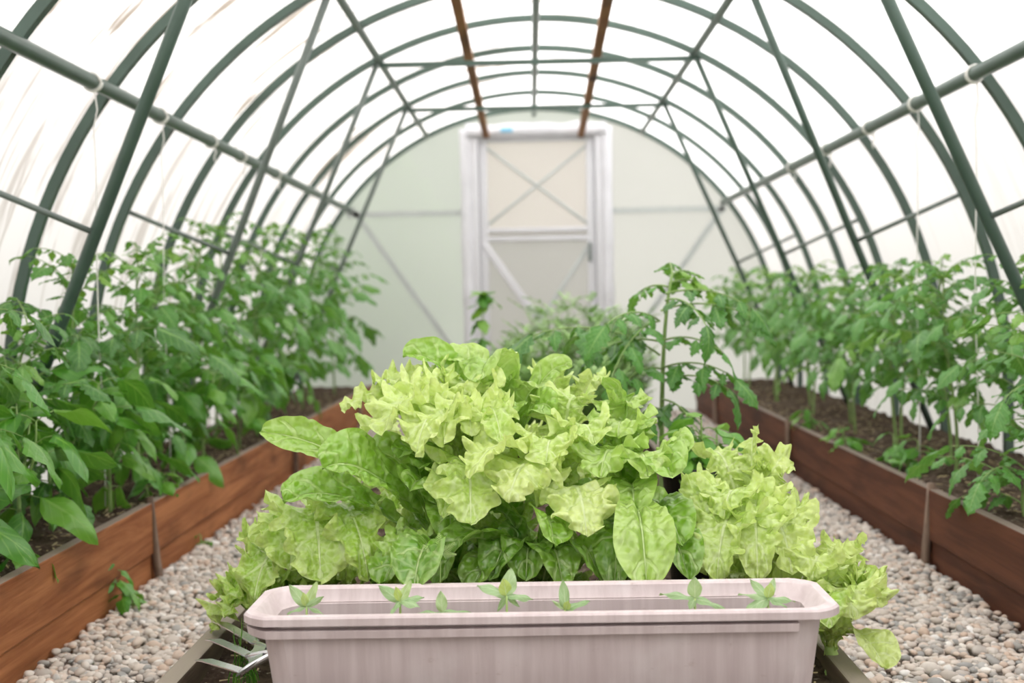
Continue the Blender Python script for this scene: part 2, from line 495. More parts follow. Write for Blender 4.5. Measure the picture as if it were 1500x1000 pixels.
mb = MB(); box(mb, [LX1 - .01, 8.06, zm - .12], (.02, .02, .12), None, .005); mb.build('door_handle', M['galv'], dp)
# crinkled film along the door frame, with a scrap of blue tape
mb = MB()
for x in (DX0 - .035, DX1 + .03):
    n = 50; z = np.linspace(.1, DZ + .02, n)
    ww = .035 + .012 * vnoise(z * 9, z * 0 + x)
    A = np.stack([x - ww, 8.035 + .008 * vnoise(z * 14, z * 0 + 3 + x), z], 1); B = np.stack([x + ww, 8.035 + .008 * vnoise(z * 12, z * 0 + 9 + x), z], 1)
    mb.add(np.stack([A, B], 1).reshape(-1, 3), gridq(2, n))
n = 40; xx = np.linspace(DX0 - .03, DX1 + .03, n)
A = np.stack([xx, 8.03 + .01 * vnoise(xx * 15, xx * 0), np.full(n, DZ - .035)], 1); B = np.stack([xx, 8.03 + .012 * vnoise(xx * 11, xx * 0 + 5), DZ + .05 + .02 * vnoise(xx * 9, xx * 0 + 2)], 1)
mb.add(np.stack([A, B], 1).reshape(-1, 3), gridq(2, n))
fo = mb.build('door_film', M['film'], d1)
sm = fo.modifiers.new('thick', 'SOLIDIFY'); sm.thickness = 0.002
mb = MB(); c = W(742, 190, 8.015); box(mb, c, (.075, .004, .03), None, .001); mb.build('tape', M['blue'], d1)

# floor and the land outside
mb = MB(); nx, ny = 40, 90
gx, gy = np.meshgrid(np.linspace(XC - RS + .005, XC + RS - .005, nx), np.linspace(Y0, YE, ny))
mb.add(np.stack([gx, gy, -0.012 + 0.006 * vnoise(gx * 6, gy * 6)], 2), gridq(nx, ny))
tag(mb.build('floor', M['earth']), kind='structure')
# shrubs outside behind the end wall
rg = np.random.default_rng(8)
for bx_, by_, hh, rr, lb in ((-1.3, 9.3, 2.0, .75, 'dim green shrub outside, seen through the end wall left of the door'), (1.5, 10.3, 1.5, .7, 'dim green shrub outside, seen through the end wall right of the door')):
    mb = MB(); n = 5000; d = rg.normal(size=(n, 3)); d /= np.linalg.norm(d, axis=1)[:, None]; c = d * (rg.random((n, 1)) ** .4) * np.array([rr, rr * .7, hh / 2]) + np.array([bx_, by_, hh / 2 - .05])
    a = rg.normal(size=(n, 3)) * .04; b_ = rg.normal(size=(n, 3)) * .04
    mb.add(np.stack([c - a, c + b_, c + a, c - b_], 1).reshape(-1, 3), np.arange(n * 4).reshape(n, 4), np.repeat(np.stack([rg.random(n) * 0, rg.random(n), rg.random(n)], 1), 4, 0))
    tag(mb.build('shrub', M['pep'], None, (bx_, by_, 0)), lb, 'shrub', 'shrubs outside the end wall')
mb = MB(); mb.add([[-40, -30, -.08], [40, -30, -.08], [40, 60, -.08], [-40, 60, -.08]], np.array([[0, 1, 2, 3]]))
tag(mb.build('ground', M['lawn']), kind='structure')

# ------------------------------------------------------------------ tube frame
for k, y in enumerate(ARCH_Y + [2.26]):
    a = vault(RA, -PI / 2, PI / 2, 64); a = np.vstack([[[XC - RA, .0]], a, [[XC + RA, .0]]])
    o = MB(); sqtube(o, np.stack([a[:, 0], np.full(len(a), y), a[:, 1]], 1), 0.028, np.array([0, 1., 0]))
    ob = o.build('arch_rib', M['green'], None, (XC, y, 0), False)
    if k == 8: lb = 'green metal arch nearest the camera, showing only low behind the edge plants'
    elif k == 0: lb = 'green metal arch first in from the camera, cut off by the upper corners'
    else: lb = 'green metal arch, %s along the tunnel counted from the camera' % ORD[k]
    tag(ob, lb, 'arch', 'green arches of the greenhouse')
for nm, x, z, lb in (('left', XC - 1.2, 1.334, 'thick green tube running along the left roof side with twine knots'),
                     ('right', XC + 1.2, 1.334, 'thick green tube running along the right roof side with twine knots'),
                     ('ul', XC - .688, 1.793, 'long green tube high on the left of the roof above the side tube'),
                     ('ur', XC + .688, 1.793, 'long green tube high on the right of the roof above the side tube'),
                     ('top', XC, 1.92, 'long green tube along the ridge at the very top of the roof')):
    big = nm in ('left', 'right')
    o = MB(); tube(o, np.linspace([x, Y0 + .05, z], [x, 8.07, z], 8), 0.021 if big else 0.0165, 14)
    tag(o.build('purlin_tube', M['green'], None, (x, 4, z)), lb, 'tube', 'lengthwise roof tubes')
XU, ZU = .688, 1.793
n = 0
for k in (2, 4, 6):
    y = ARCH_Y[k] + .02; o = MB(); sqtube(o, np.linspace([XC - XU, y, ZU - .02], [XC + XU, y, ZU - .02], 3), 0.022)
    tag(o.build('tie_bar', M['green'], None, (XC, y, ZU), False),
        '%s level green tie bar across the roof between the upper tubes' % ['front', 'middle', 'rear'][n], 'bar', 'tie bars under the roof'); n += 1
BR = []
for sg, nm in ((-1, 'left'), (1, 'right')):
    for i, k in enumerate((0, 2, 4, 6)):
        yt = ARCH_Y[k]; yf = ARCH_Y[k + 1]; zf = .20; xt = XC + sg * XU; xf = XC + sg * 1.5; zt = ZU
        if k == 0:
            yt, yf = (2.93, 3.31) if sg < 0 else (3.10, 3.40)
            if sg > 0: xf = XC + 1.51
        p, q = np.array([xt, yt, zt]), np.array([xf, yf, zf])
        w = (0.034, 0.028, 0.026, 0.026)[i]
        o = MB(); tube(o, np.linspace(p, q, 4), w / 2, 10)
        ob = o.build('brace_tube', M['green' if sg > 0 or i == 0 else 'galv'], None, tuple(q))
        tag(ob, ('slanting metal brace down the %s side, ' % nm) + ['nearest and thickest, leaving through the picture top', 'second in from the camera', 'third in from the camera', 'farthest, by the end wall'][i],
            'brace', 'slanting braces of the greenhouse')
        BR.append((sg, nm, i, k, p, q))
for sg, nm, i, k, p, q in BR:
    t = (1.793 - .92) / (1.793 - .2)
    b = p + (q - p) * t
    ay = ARCH_Y[k] if k else 2.91
    z = 1.06; a = np.array([XC + sg * math.sqrt(RA ** 2 - (z - ZC) ** 2), ay, z])
    o = MB(); tube(o, np.linspace(a, b, 3), .008, 8)
    tag(o.build('short_strut', M['galv'], None, tuple(a)), 'thin grey rod joining arch to slanting brace on the %s, %s' % (nm, ['nearest', 'second from the camera', 'third from the camera', 'farthest'][i]), 'rod', 'thin rods to the braces')
o = MB(); sqtube(o, np.linspace(W(-20, 489, 3.56), W(138, 487, 4.2), 3), .03)
tag(o.build('wall_rail', M['galv'], None, (0, 0, 0), False), 'grey level rail low on the left side sheet behind the plants', 'rail')
for nm, e0, e1, e2 in (('left', (668, 0, 4.83), (712, 199, 8.04), -1), ('right', (890, 0, 4.75), (851, 198, 8.04), 1)):
    a, b = W(*e0), W(*e1); c = np.array([a[0] + (a[0] - b[0]) * .6, 1.2, a[2] - .02])
    o = MB()
    for p, q in ((a, b), (c, a)):
        t = unit(q - p); s = unit(np.cross(t, UP)); box(o, (p + q) / 2, (np.linalg.norm(q - p) + .01, .04, .03), [t, s, np.cross(s, t)], .003)
    tag(o.build('wooden_batten', M['batten'], None, tuple(a), False), 'brown wooden batten under the roof, %s of the ridge tube, ending at the door head' % nm, 'batten', 'brown roof battens')

# ------------------------------------------------------------------ raised beds
XL, XR = -1.02, 1.045          # aisle faces of the side beds
HB = 0.21
rs = random.Random(3)


def board(name, p, q, h, th, mat, label, group, cat='board', tilt=0.0):
    p = np.asarray(p, float); q = np.asarray(q, float); t = unit(q - p); s = unit(np.cross(t, UP))
    if tilt: s = unit(s + UP * tilt)
    o = MB(); box(o, (p + q) / 2, (np.linalg.norm(q - p), th, h), [t, s, np.cross(s, t)], .004)
    c = (p + q) / 2; c[2] -= h / 2
    return tag(o.build(name, mat, None, tuple(c), False), label, cat, group)


SEG_L = [1.33, 3.325, 5.29, 7.3, 8.05]; SEG_R = [1.6, 3.33, 5.09, 7.1, 8.05]
where = ['nearest the camera', 'second along from the camera', 'third along from the camera', 'at the far end by the end wall']
for nm, X, sg, SEG, mt in (('left', XL, -1, SEG_L, 'board_l'), ('right', XR, 1, SEG_R, 'board_r')):
    for i in range(4):
        y0, y1 = SEG[i] + .006, SEG[i + 1] - .006
        x = X + sg * .014
        board('bed_board', [x, y0, .142], [x, y1, .142], .136, .028, M[mt], 'broad upper brown plank of the %s bed, %s' % (nm, where[i]), 'upper planks of the side beds')
        board('bed_board', [x + sg * .006, y0, .029], [x + sg * .006, y1, .029], .084, .026, M[mt], 'low dark bottom plank of the %s bed, %s' % (nm, where[i]), 'lower planks of the side beds')
    for i in (1, 2, 3):
        y = SEG[i]; o = MB(); z = np.linspace(-.02, .225, 7)
        lean = .018 * sg if i == 1 else 0
        P = np.stack([X - sg * .010 + lean * (z / .2) + .002 * vnoise(z * 30, z * 0 + i), y + .004 * vnoise(z * 20, z * 0 + i + 5) - .03 * (z - .1) * (nm == 'left'), z], 1)
        tube(o, P, .0115, 9)
        tag(o.build('bed_stake', M['stake'], None, (X, y, 0)), 'rough round stick stake holding the %s bed planks, %s' % (nm, ['nearest the camera', 'second from the camera', 'farthest from the camera'][i - 1]), 'stake', 'stakes of the side beds')


def soil(name, x0, x1, y0, y1, z, mat, amp, nx, ny, label):
    mb = MB(); gx, gy = np.meshgrid(np.linspace(x0, x1, nx), np.linspace(y0, y1, ny))
    h = z + amp * (vnoise(gx * 11, gy * 11) + .6 * vnoise(gx * 27, gy * 27, 3) + .35 * vnoise(gx * 60, gy * 60, 4))
    mb.add(np.stack([gx, gy, h], 2), gridq(nx, ny))
    return tag(mb.build(name, mat), label, 'soil', None, 'stuff')


soil('bed_soil', XC - RA + .0, XL - .026, 1.2, 8.07, .188, M['soil'], .028, 40, 420, 'dry brown soil filling the left bed')
soil('bed_soil', XR + .026, XC + RA, 1.2, 8.07, .188, M['soil'], .028, 40, 420, 'dry brown soil filling the right bed')
CXL, CXR = Wz(227, 1000, .12)[0], Wz(1279, 1000, .12)[0]
CF, CE = 1.5, 7.3
soil('bed_soil', CXL + .03, CXR - .03, CF + .02, CE, .088, M['soil'], .03, 80, 420, 'brown soil of the low middle bed under the lettuces')
board('bed_board', [CXL + .018, CF, .055], [CXL + .018, CE, .055], .13, .036, M['board_c'], 'weathered grey edging plank of the middle bed beside the left path', 'edging planks of the middle bed')
board('bed_board', [CXR - .018, CF, .055], [CXR - .018, CE, .055], .13, .036, M['board_c'], 'weathered grey edging plank of the middle bed beside the right path', 'edging planks of the middle bed')
board('bed_board', [CXL + .04, CF + .018, .055], [CXR - .04, CF + .018, .055], .12, .036, M['board_c'], 'edging plank across the near end of the middle bed under the planter', 'edging planks of the middle bed')

# straw and bark scraps on the soil
for nm, x0, x1, y0, y1, z, n, lb in (('left', -1.45, -1.06, 1.5, 7.5, .195, 1500, 'pale straw scraps lying on the left bed soil'), ('right', 1.09, 1.5, 1.5, 7.5, .195, 1500, 'pale straw scraps lying on the right bed soil'), ('mid', CXL + .05, CXR - .05, 2.0, 5.5, .098, 900, 'dry straw scraps lying on the middle bed soil')):
    rg = np.random.default_rng(len(nm)); mb = MB()
    for i in range(n):
        c = np.array([rg.uniform(x0, x1), y0 + (y1 - y0) * rg.random() ** 1.5, z + rg.uniform(-.004, .006)]); a = rg.uniform(0, PI); L = rg.uniform(.006, .022)
        t = np.array([math.cos(a), math.sin(a), rg.uniform(-.3, .3)]); t = unit(t); s = unit(np.cross(t, UP)); box(mb, c, (L, .003, .0015), [t, s, np.cross(s, t)])
    tag(mb.build('straw_mulch', M['straw'], None, (0, 0, 0), False), lb, 'mulch', None, 'stuff')


# ------------------------------------------------------------------ gravel
def ico():
    import bmesh
    bm = bmesh.new(); bmesh.ops.create_icosphere(bm, subdivisions=2, radius=1.0); bm.verts.index_update()
    v = np.array([x.co[:] for x in bm.verts]); f = np.array([[q.index for q in p.verts] for p in bm.faces]); bm.free()
    return v, f


IV, IF_ = ico()
import bmesh as _bm
_b1 = _bm.new(); _bm.ops.create_icosphere(_b1, subdivisions=1, radius=1.0); _b1.verts.index_update()
JV = np.array([x.co[:] for x in _b1.verts]); JF = np.array([[q.index for q in p.verts] for p in _b1.faces]); _b1.free()


def gravel(x0, x1, seed, label):
    mb = MB(); rg = np.random.default_rng(seed)
    for y0, y1, dens, fine in ((1.5, 2.2, 3500, 0), (2.2, 4.3, 6400, 1), (4.3, 8.05, 4600, 0)):
        n = int(dens * (x1 - x0) * (y1 - y0))
        T, Fc = (IV, IF_) if fine else (JV, JF)
        c = np.stack([rg.uniform(x0, x1, n), rg.uniform(y0, y1, n), rg.uniform(-.004, .010, n)], 1)
        s = rg.uniform(.0055, .0115, n) * np.where(rg.random(n) < .08, 1.5, 1.0)
        sc = np.stack([s * rg.uniform(.9, 1.4, n), s * rg.uniform(.75, 1.1, n), s * rg.uniform(.5, .85, n)], 1)
        a = rg.uniform(0, 2 * PI, n); b = rg.normal(0, .35, n)
        V = T[None] * sc[:, None, :]
        V = V * (1 + .12 * np.sin(T[None] * 2.3 + rg.uniform(0, 6, (n, 1, 3))))
        y_ = V[..., 1] * np.cos(b)[:, None] - V[..., 2] * np.sin(b)[:, None]; z_ = V[..., 1] * np.sin(b)[:, None] + V[..., 2] * np.cos(b)[:, None]
        x_ = V[..., 0] * np.cos(a)[:, None] - y_ * np.sin(a)[:, None]; y2 = V[..., 0] * np.sin(a)[:, None] + y_ * np.cos(a)[:, None]
        P = np.stack([x_, y2, z_], 2) + c[:, None, :]
        k = len(T)
        lf = np.repeat(np.stack([rg.random(n), (rg.random(n) < .12) * rg.random(n), rg.random(n)], 1), k, 0)
        mb.add(P.reshape(-1, 3), (Fc[None] + (np.arange(n) * k)[:, None, None]).reshape(-1, 3), lf)
    return tag(mb.build('gravel', M['stone']), label, 'gravel', None, 'stuff')


gravel(XL + .003, CXL - .002, 11, 'pale pebble gravel on the left path')
gravel(CXR + .002, XR - .003, 12, 'pale pebble gravel on the right path')

# ------------------------------------------------------------------ planter
PC = np.array([0.5 * (W(353, 892, 1.72)[0] + W(1233, 885, 1.72)[0]), 1.80, 0.0])
ZR = H_R = W(795, 899, 1.70)[2]
HX, HY = (W(1233, 885, 1.72)[0] - W(353, 892, 1.72)[0]) / 2, .10
PYAW = math.radians(-0.35)


def ploop(ax, ay, ch, z):
    """Rounded-corner rectangle loop, 4 points per corner."""
    P = []
    for sx, sy, st in ((1, 1, 0), (-1, 1, 1), (-1, -1, 2), (1, -1, 3)):
        for t in np.linspace(0, 1, 6):
            an = st * PI / 2 + t * PI / 2
            m = 1 / (abs(math.cos(an)) + abs(math.sin(an))); r = ch * (.45 + .55 * m)
            P.append([sx * (ax - ch) + r * math.cos(an), sy * (ay - ch) + r * math.sin(an), z])
    P = np.array(P); c, s = math.cos(PYAW), math.sin(PYAW)
    return np.stack([P[:, 0] * c - P[:, 1] * s + PC[0], P[:, 0] * s + P[:, 1] * c + PC[1], P[:, 2]], 1)


def loft(mb, loops, close=True):
    n = len(loops[0]); V = np.concatenate(loops); q = []
    j = np.arange(n); jn = (j + 1) % n
    for i in range(len(loops) - 1): q.append(np.stack([i * n + j, i * n + jn, (i + 1) * n + jn, (i + 1) * n + j], 1))
    f = [np.concatenate(q)]
    if close: f.append(np.arange(n)[::-1][None]); f.append(((len(loops) - 1) * n + np.arange(n))[None])
    mb.add(V, f)


PZ0 = .118
pl = empty('planter_box', (PC[0], PC[1], PZ0), 'long pinkish plastic planter box holding small seedlings in front of the lettuces', 'planter')
mb = MB(); e = .0025
bx, by = HX - .022, HY - .018
prof = [(bx - .022, by - .016, PZ0), (bx - .020, by - .014, PZ0 + .003), (bx - .002, by - .001, ZR - .036), (bx, by, ZR - .020), (bx, by, ZR - .0135),
        (HX - e, HY - e, ZR - .0135), (HX, HY, ZR - .013), (HX, HY, ZR - .003), (HX - e, HY - e, ZR), (HX - .014, HY - .014, ZR), (HX - .018, HY - .018, ZR - .003),
        (bx - .006, by - .006, ZR - .019), (bx - .010, by - .010, ZR - .023), (bx - .012, by - .012, ZR - .06), (bx - .028, by - .022, PZ0 + .004)]
loft(mb, [ploop(a, b, .034, z) for a, b, z in prof])
mb.build('body', M['planter'], pl, (PC[0], PC[1], PZ0), True, .5)
# raised band below the rim, broken off short of the right front corner
mb = MB()
xe = W(1169, 918, 1.71)[0]
lo = ploop(HX - .003, HY - .003, .034, 0.0)
idx = [i for i in range(len(lo))]
# walk the loop: right-back -> left-back -> left-front -> front edge up to xe
path = [p for p in lo[3:18]] + [np.array([x, lo[17][1] + (lo[18][1] - lo[17][1]) * (x - lo[17][0]) / (lo[18][0] - lo[17][0]), 0]) for x in np.linspace(lo[17][0], xe, 10)[1:]]
path = np.array(path); cen = np.array([PC[0], PC[1], 0])
tn = unit(path[1] - path[0]); secs = []
for i in range(len(path)):
    t = unit(path[min(i + 1, len(path) - 1)] - path[max(i - 1, 0)]); nr = unit(np.cross(t, UP))
    sag = -.0015 * math.sin(i * .5)
    ring = []
    for d, z in ((0, -.0195), (.0, -.0205), (-.002, -.0310), (-.024, -.0310), (-.024, -.0195)): ring.append(path[i] + nr * d + UP * (ZR + z + sag * .4))
    secs.append(np.array(ring))
loft(mb, secs, True)
mb.build('lower_band', M['planter'], pl, (PC[0], PC[1], PZ0), False)
mb = MB(); nx, ny = 90, 20
gx, gy = np.meshgrid(np.linspace(-bx + .02, bx - .02, nx), np.linspace(-by + .016, by - .016, ny))
hz = ZR - .055 + .008 * (vnoise(gx * 40, gy * 40) + .6 * vnoise(gx * 90, gy * 90, 2))
mb.add(np.stack([gx + PC[0], gy + PC[1], hz], 2), gridq(nx, ny))
tag(mb.build('potting_soil', M['pot_soil']), 'dark potting soil inside the pink planter box', 'soil', None, 'stuff')

# ------------------------------------------------------------------ hand fork
fk = Wz(362, 962, .155)
hf = empty('hand_fork', tuple(fk), 'small steel hand fork with three prongs lying left of the planter on the bed edge', 'hand fork')
mb = None
tines = [((312, 909), (345, 926), (372, 943), .150, .163), ((302, 936), (330, 946), (362, 962), .150, .160), ((287, 966), (318, 976), (352, 986), .146, .150)]
for tip, mid, root, zt, zr_ in tines:
    mb = MB(); a = Wz(*tip, zt - .012); b = Wz(*mid, (zt + zr_) / 2); c = Wz(*root, zr_)
    P = bez(a, a + (b - a) * .6, b + (c - b) * .3, c, 12)
    s = unit(np.cross(c - a, UP)); nn = unit(np.cross(s, c - a)); S = []
    for i, p in enumerate(P):
        w = .0095 * min(1, .25 + i / 4.0); fo = .006 * min(1, i / 3)
        S.append(np.array([p + s * w + nn * fo, p, p - s * w + nn * fo, p - s * w + nn * (fo - .002), p - nn * .002, p + s * w + nn * (fo - .002)]))
    loft(mb, S, True)
    mb.build('prong', M['steel'], hf, tuple(fk), False)
mb = MB(); R0 = [Wz(*t[2], t[4]) for t in tines]; hub = Wz(405, 955, .175)
for r in R0:
    P = bez(r, r + (hub - r) * .3 + UP * .004, hub - (hub - r) * .2, hub, 6); tube(mb, P, np.linspace(.0052, .006, 6), 8)
tube(mb, np.linspace(hub, hub + np.array([.07, .02, .012]), 4), [.009, .008, .0075, .0075], 10)
mb.build('fork_neck', M['steel'], hf, tuple(fk))
# curved web that joins the prongs
mb = MB(); s = unit(R0[0] - R0[2]); tb = []
for i in range(13):
    f = i / 12; e = (R0[0] * (1 - f) + R0[1] * f) if f <= 0 else None
    a = bez(R0[0] + s * .009, R0[0] * .5 + R0[1] * .5, R0[1] * .5 + R0[2] * .5, R0[2] - s * .009, 13)[i]
    cut = .016 * abs(math.sin(f * 2 * PI)) * (1 if 0 < i < 12 else 0); dr = unit(hub - a); q = hub + (a - hub) * .42
    p_ = a + dr * (cut - .006)
    tb.append(np.array([p_ + UP * .004, q + UP * .006, q + UP * .003, p_ + UP * .001]))
loft(mb, tb, True)
mb.build('prong_web', M['steel'], hf, tuple(fk), False)
mb = MB(); h0 = hub + np.array([.068, .02, .012]); tube(mb, np.linspace(h0, h0 + np.array([.12, .03, .01]), 8), [.012, .0125, .011, .012, .0135, .014, .0125, .008], 14)
mb.build('handle', M['batten'], hf, tuple(fk))


# ------------------------------------------------------------------ twine
def twine(name, pts, rad, label, knot=None, cat='twine'):
    mb = MB(); tube(mb, pts, rad, 6)
    o = mb.build(name, M['twine'], None, tuple(pts[0]))
    tag(o, label, cat, 'white twine on the roof tubes')
    if knot is not None:
        mb = MB(); c = np.asarray(knot)
        an = np.linspace(0, 2 * PI * 2, 30); R = .0235
        tube(mb, np.stack([c[0] + R * np.cos(an), c[1] + np.linspace(-.012, .012, 30), c[2] + R * np.sin(an)], 1), .0035, 6)
        mb.build('knot', M['twine'], o, tuple(pts[0]))
    return o


def pur(sg, y): return np.array([XC + sg * 1.2, y, 1.334])


def loop_twine(y, sg, z_end, lb, loop=True, dx=0):
    c = pur(sg, y); a = c + np.array([.0, 0, -.024]); P = [a + np.array([.006, 0, 0]), a + np.array([.010, .004, -.05]), a + np.array([0, 0, -.10])]
    e = np.array([c[0] + dx, y, z_end])
    P += [a + (e - a) * t + np.array([.003 * math.sin(9 * t), 0, 0]) for t in np.linspace(.16, 1, 12) if (a + (e - a) * t)[2] < a[2] - .1]
    o = twine('plant_twine', np.array(P), .0019, lb, c)
    return o


loop_twine(3.34, -1, .2, 'white twine hanging from the left tube between first and second arches')
loop_twine(3.95, -1, .2, 'white twine hanging from the left tube after the second arch')
loop_twine(3.52, 1, .2, 'white twine hanging from the right tube beside the nearest slanting brace')
loop_twine(4.05, 1, .2, 'white twine hanging from the right tube left of the nearest slanting brace')
for sg, y, lb in ((-1, 4.58, 'short white twine knot on the left tube, third in from the camera'), (-1, 5.05, 'short white twine knot on the left tube, fourth in from the camera'), (-1, 5.75, 'short white twine knot on the left tube, farthest in'),
                  (1, 4.6, 'white twine ring hanging loose on the right tube, third in'), (1, 5.25, 'short white twine knot on the right tube at the second brace'), (1, 5.95, 'short white twine knot on the right tube, farthest in')):
    c = pur(sg, y)
    twine('hanging_twine', np.array([c + [.012, 0, -.024], c + [.018, 0, -.04], c + [.010, .003, -.06], c + [.013, 0, -.075]]), .0028, lb, c)
# ------------------------------------------------------------------ lettuce
def smooth(a, b, x):
    t = np.clip((np.asarray(x, float) - a) / (b - a), 0, 1); return t * t * (3 - 2 * t)


def lettuce_leaf(mb, base, tip, rise=.5, hook=.2, wid=.06, style='rom', twist=0.0, tw2=0.0, seed=0, cup=.25, v0=.22, shade=.5, az=None, fine=1.0, ruf=1.0):
    """One lettuce leaf: a midrib that rises from base and arches to tip, with a blade swept along it."""
    base = np.asarray(base, float); tip = np.asarray(tip, float)
    fri = style == 'fri'
    fine = max(fine, .85)
    nu, nv = (int(31 * fine) | 1, int(104 * fine)) if fri else (int(23 * fine) | 1, int(48 * fine))
    d = tip - base; L = np.linalg.norm(d); hd = np.array([d[0], d[1], 0.0])
    if np.linalg.norm(hd) < .12 * L and az is not None: hd = np.array([math.cos(az), math.sin(az), 0])
    hd = unit(hd); S0 = unit(np.cross(hd, UP))
    p1 = base + UP * rise * L + hd * .06 * L; p2 = tip + UP * hook * L - hd * .22 * L
    P = bez(base, p1, p2, tip, nv); T = np.gradient(P, axis=0); T /= np.linalg.norm(T, axis=1)[:, None] + 1e-9
    v = np.linspace(0, 1, nv); an = twist + tw2 * v
    N0 = np.cross(S0, T); N0 /= np.linalg.norm(N0, axis=1)[:, None] + 1e-9
    S = S0 * np.cos(an)[:, None] + N0 * np.sin(an)[:, None]
    N = np.cross(S, T)
    s = np.clip((v - v0) / (1 - v0), 0, 1)
    if fri: w = wid * (smooth(-.05, .5, s) ** .8) * np.sqrt(np.clip(1 - s ** 5, 0, 1))
    else: w = wid * (np.sin(PI * np.clip(s, 0, 1) ** .72 * .5 + .0) ** 1.1 * np.sqrt(np.clip(1 - s ** 3.6, 0, 1)) * 1.08)
    w = np.maximum(w, .0075 * (1 - .75 * v) * (v < .98))
    u = np.linspace(-1, 1, nu); U, Vv = np.meshgrid(u, v); e = np.abs(U); WW = w[:, None]
    sd = seed % 97
    sgn = np.sign(U)
    edge_j = 1 + (.30 if fri else .10) * smooth(.35, 1, e) * .7 * (vnoise(Vv * (15 if fri else 6) + 11 * sgn, Vv * 0 + .5, sd) + (.8 if fri else 0) * vnoise(Vv * 37 + 11 * sgn, Vv * 0 + 2.5, sd)) * 2
    lat = U * WW * edge_j
    amp = min(1.0, wid / .06)
    h = cup * WW * e ** 1.7                                  # trough
    if fri:
        ph = 2 * PI * (9.0 * Vv) + 2.1 * sgn + sd
        A = .27 * ruf * WW * e ** 1.9
        h = h + A * np.sin(ph + 1.6 * vnoise(Vv * 5, e, sd + 1)) +   .15 * ruf * WW * e ** 2.2 * np.sin(ph * 2.3 + sd + 3 * vnoise(Vv * 11, e * 2, sd + 8))
        lat = lat - WW * sgn * e ** 3 * (.13 * np.cos(ph * 1.3) + .07 * np.cos(ph * 2.3 + sd) + .10)
        h = h + .015 * amp * vnoise(U * WW * 80, Vv * L * 80, sd) * smooth(.02, .25, e) + .3 * WW * vnoise(U * 1.5 + 3, Vv * 4, sd + 3) * e
    else:
        ph = 2 * PI * 3.2 * Vv + 1.7 * sgn + sd
        h = h + .13 * ruf * WW * e ** 2.6 * np.sin(ph + 2 * vnoise(Vv * 3, e, sd))
        h = h + .010 * amp * np.abs(vnoise(U * WW * 60, Vv * L * 60, sd)) * smooth(.04, .3, e) * 2.4 + .22 * WW * vnoise(U * 1.3, Vv * 3, sd + 3)
        h = h - .006 * amp * smooth(.16, 0, e)
    tl = (.05 * L * (vnoise(Vv * 9, U * 2 + 5, sd) if fri else vnoise(Vv * 3, U * 2, sd) * .5)) * e ** 2
    X = P[:, None, :] + S[:, None, :] * lat[..., None] + N[:, None, :] * h[..., None] + T[:, None, :] * tl[..., None]
    r = float(np.clip(shade + .12 * math.sin(seed * 12.9), 0, 1))
    mb.add(X, gridq(nu, nv), np.stack([U, Vv, np.full_like(U, r)], 2).reshape(-1, 3))


class Lettuce:
    def __init__(s, x, y, z, style, label, stem=0.0, seed=0):
        s.b = np.array([x, y, z]); s.style = style; s.label = label; s.mb = MB(); s.st = stem; s.rg = random.Random(seed); s.k = seed * 31

    def hero(s, tip, at=0.0, **kw):
        s.k += 1
        b = s.b + UP * at
        kw.setdefault('style', s.style); kw.setdefault('seed', s.k)
        lettuce_leaf(s.mb, b, tip, **kw)

    def ring(s, n, reach, zt, at=(0, 0), wid=(.05, .07), rise=.55, hook=.25, az=(0, 2 * PI), shade=(.3, .7), **kw):
        """n leaves fanned round the head: reach = how far out, zt = how high the tips are above the base."""
        R = s.rg
        for i in range(n):
            a = az[0] + (az[1] - az[0]) * (i + R.uniform(.1, .9)) / n
            r = R.uniform(*reach); z = R.uniform(*zt)
            t = s.b + np.array([r * math.cos(a), r * math.sin(a), z])
            s.hero(t, at=R.uniform(*at), wid=R.uniform(*wid), rise=rise * R.uniform(.8, 1.2), hook=hook * R.uniform(.7, 1.3), az=a,
                   twist=R.uniform(-.5, .5), tw2=R.uniform(-.5, .5), shade=R.uniform(*shade), fine=.72, **kw)

    def done(s):
        o = empty('lettuce', tuple(s.b), s.label, 'lettuce', 'lettuces in the middle bed')
        s.mb.build('foliage', M[s.style], o, tuple(s.b))
        h = max(.04, s.st); mb = MB()
        tube(mb, np.stack([s.b[0] + .004 * np.sin(np.linspace(0, 4, 8)), np.full(8, s.b[1]), s.b[2] - .02 + np.linspace(0, h + .02, 8)], 1), np.linspace(.016, .009, 8), 10)
        mb.build('stem', M['lstem'], o, tuple(s.b))
        return o


SZ = .095
# A: low crinkled head at the left end
L_ = Lettuce(-.43, 2.36, SZ, 'fri', 'low bright frilly lettuce at the left end, spilling over the left edging plank', .05, 1)
L_.ring(9, (.12, .19), (.02, .10), wid=(.06, .08), rise=.7, hook=.45, shade=(.35, .8))
L_.ring(7, (.06, .12), (.10, .17), wid=(.05, .07), rise=.6, hook=.3, shade=(.5, .9))
L_.hero(W(330, 905, 2.25), wid=.05, rise=.7, hook=.4, shade=.5)
L_.hero(W(372, 880, 2.12), wid=.06, rise=.7, hook=.5, shade=.45)
L_.hero(W(312, 880, 2.35), wid=.055, rise=.7, hook=.4, shade=.6)
L_.hero(W(365, 790, 2.42), wid=.06, rise=.7, hook=.3, shade=.6)
L_.hero(W(470, 850, 2.08), wid=.085, rise=.75, hook=.6, shade=.75, cup=.1, ruf=.6)
L_.hero(W(425, 835, 2.12), wid=.075, rise=.75, hook=.5, shade=.7, cup=.1, ruf=.6)
L_.hero(W(540, 850, 2.08), wid=.06, rise=.75, hook=.6, shade=.6)
L_.done()
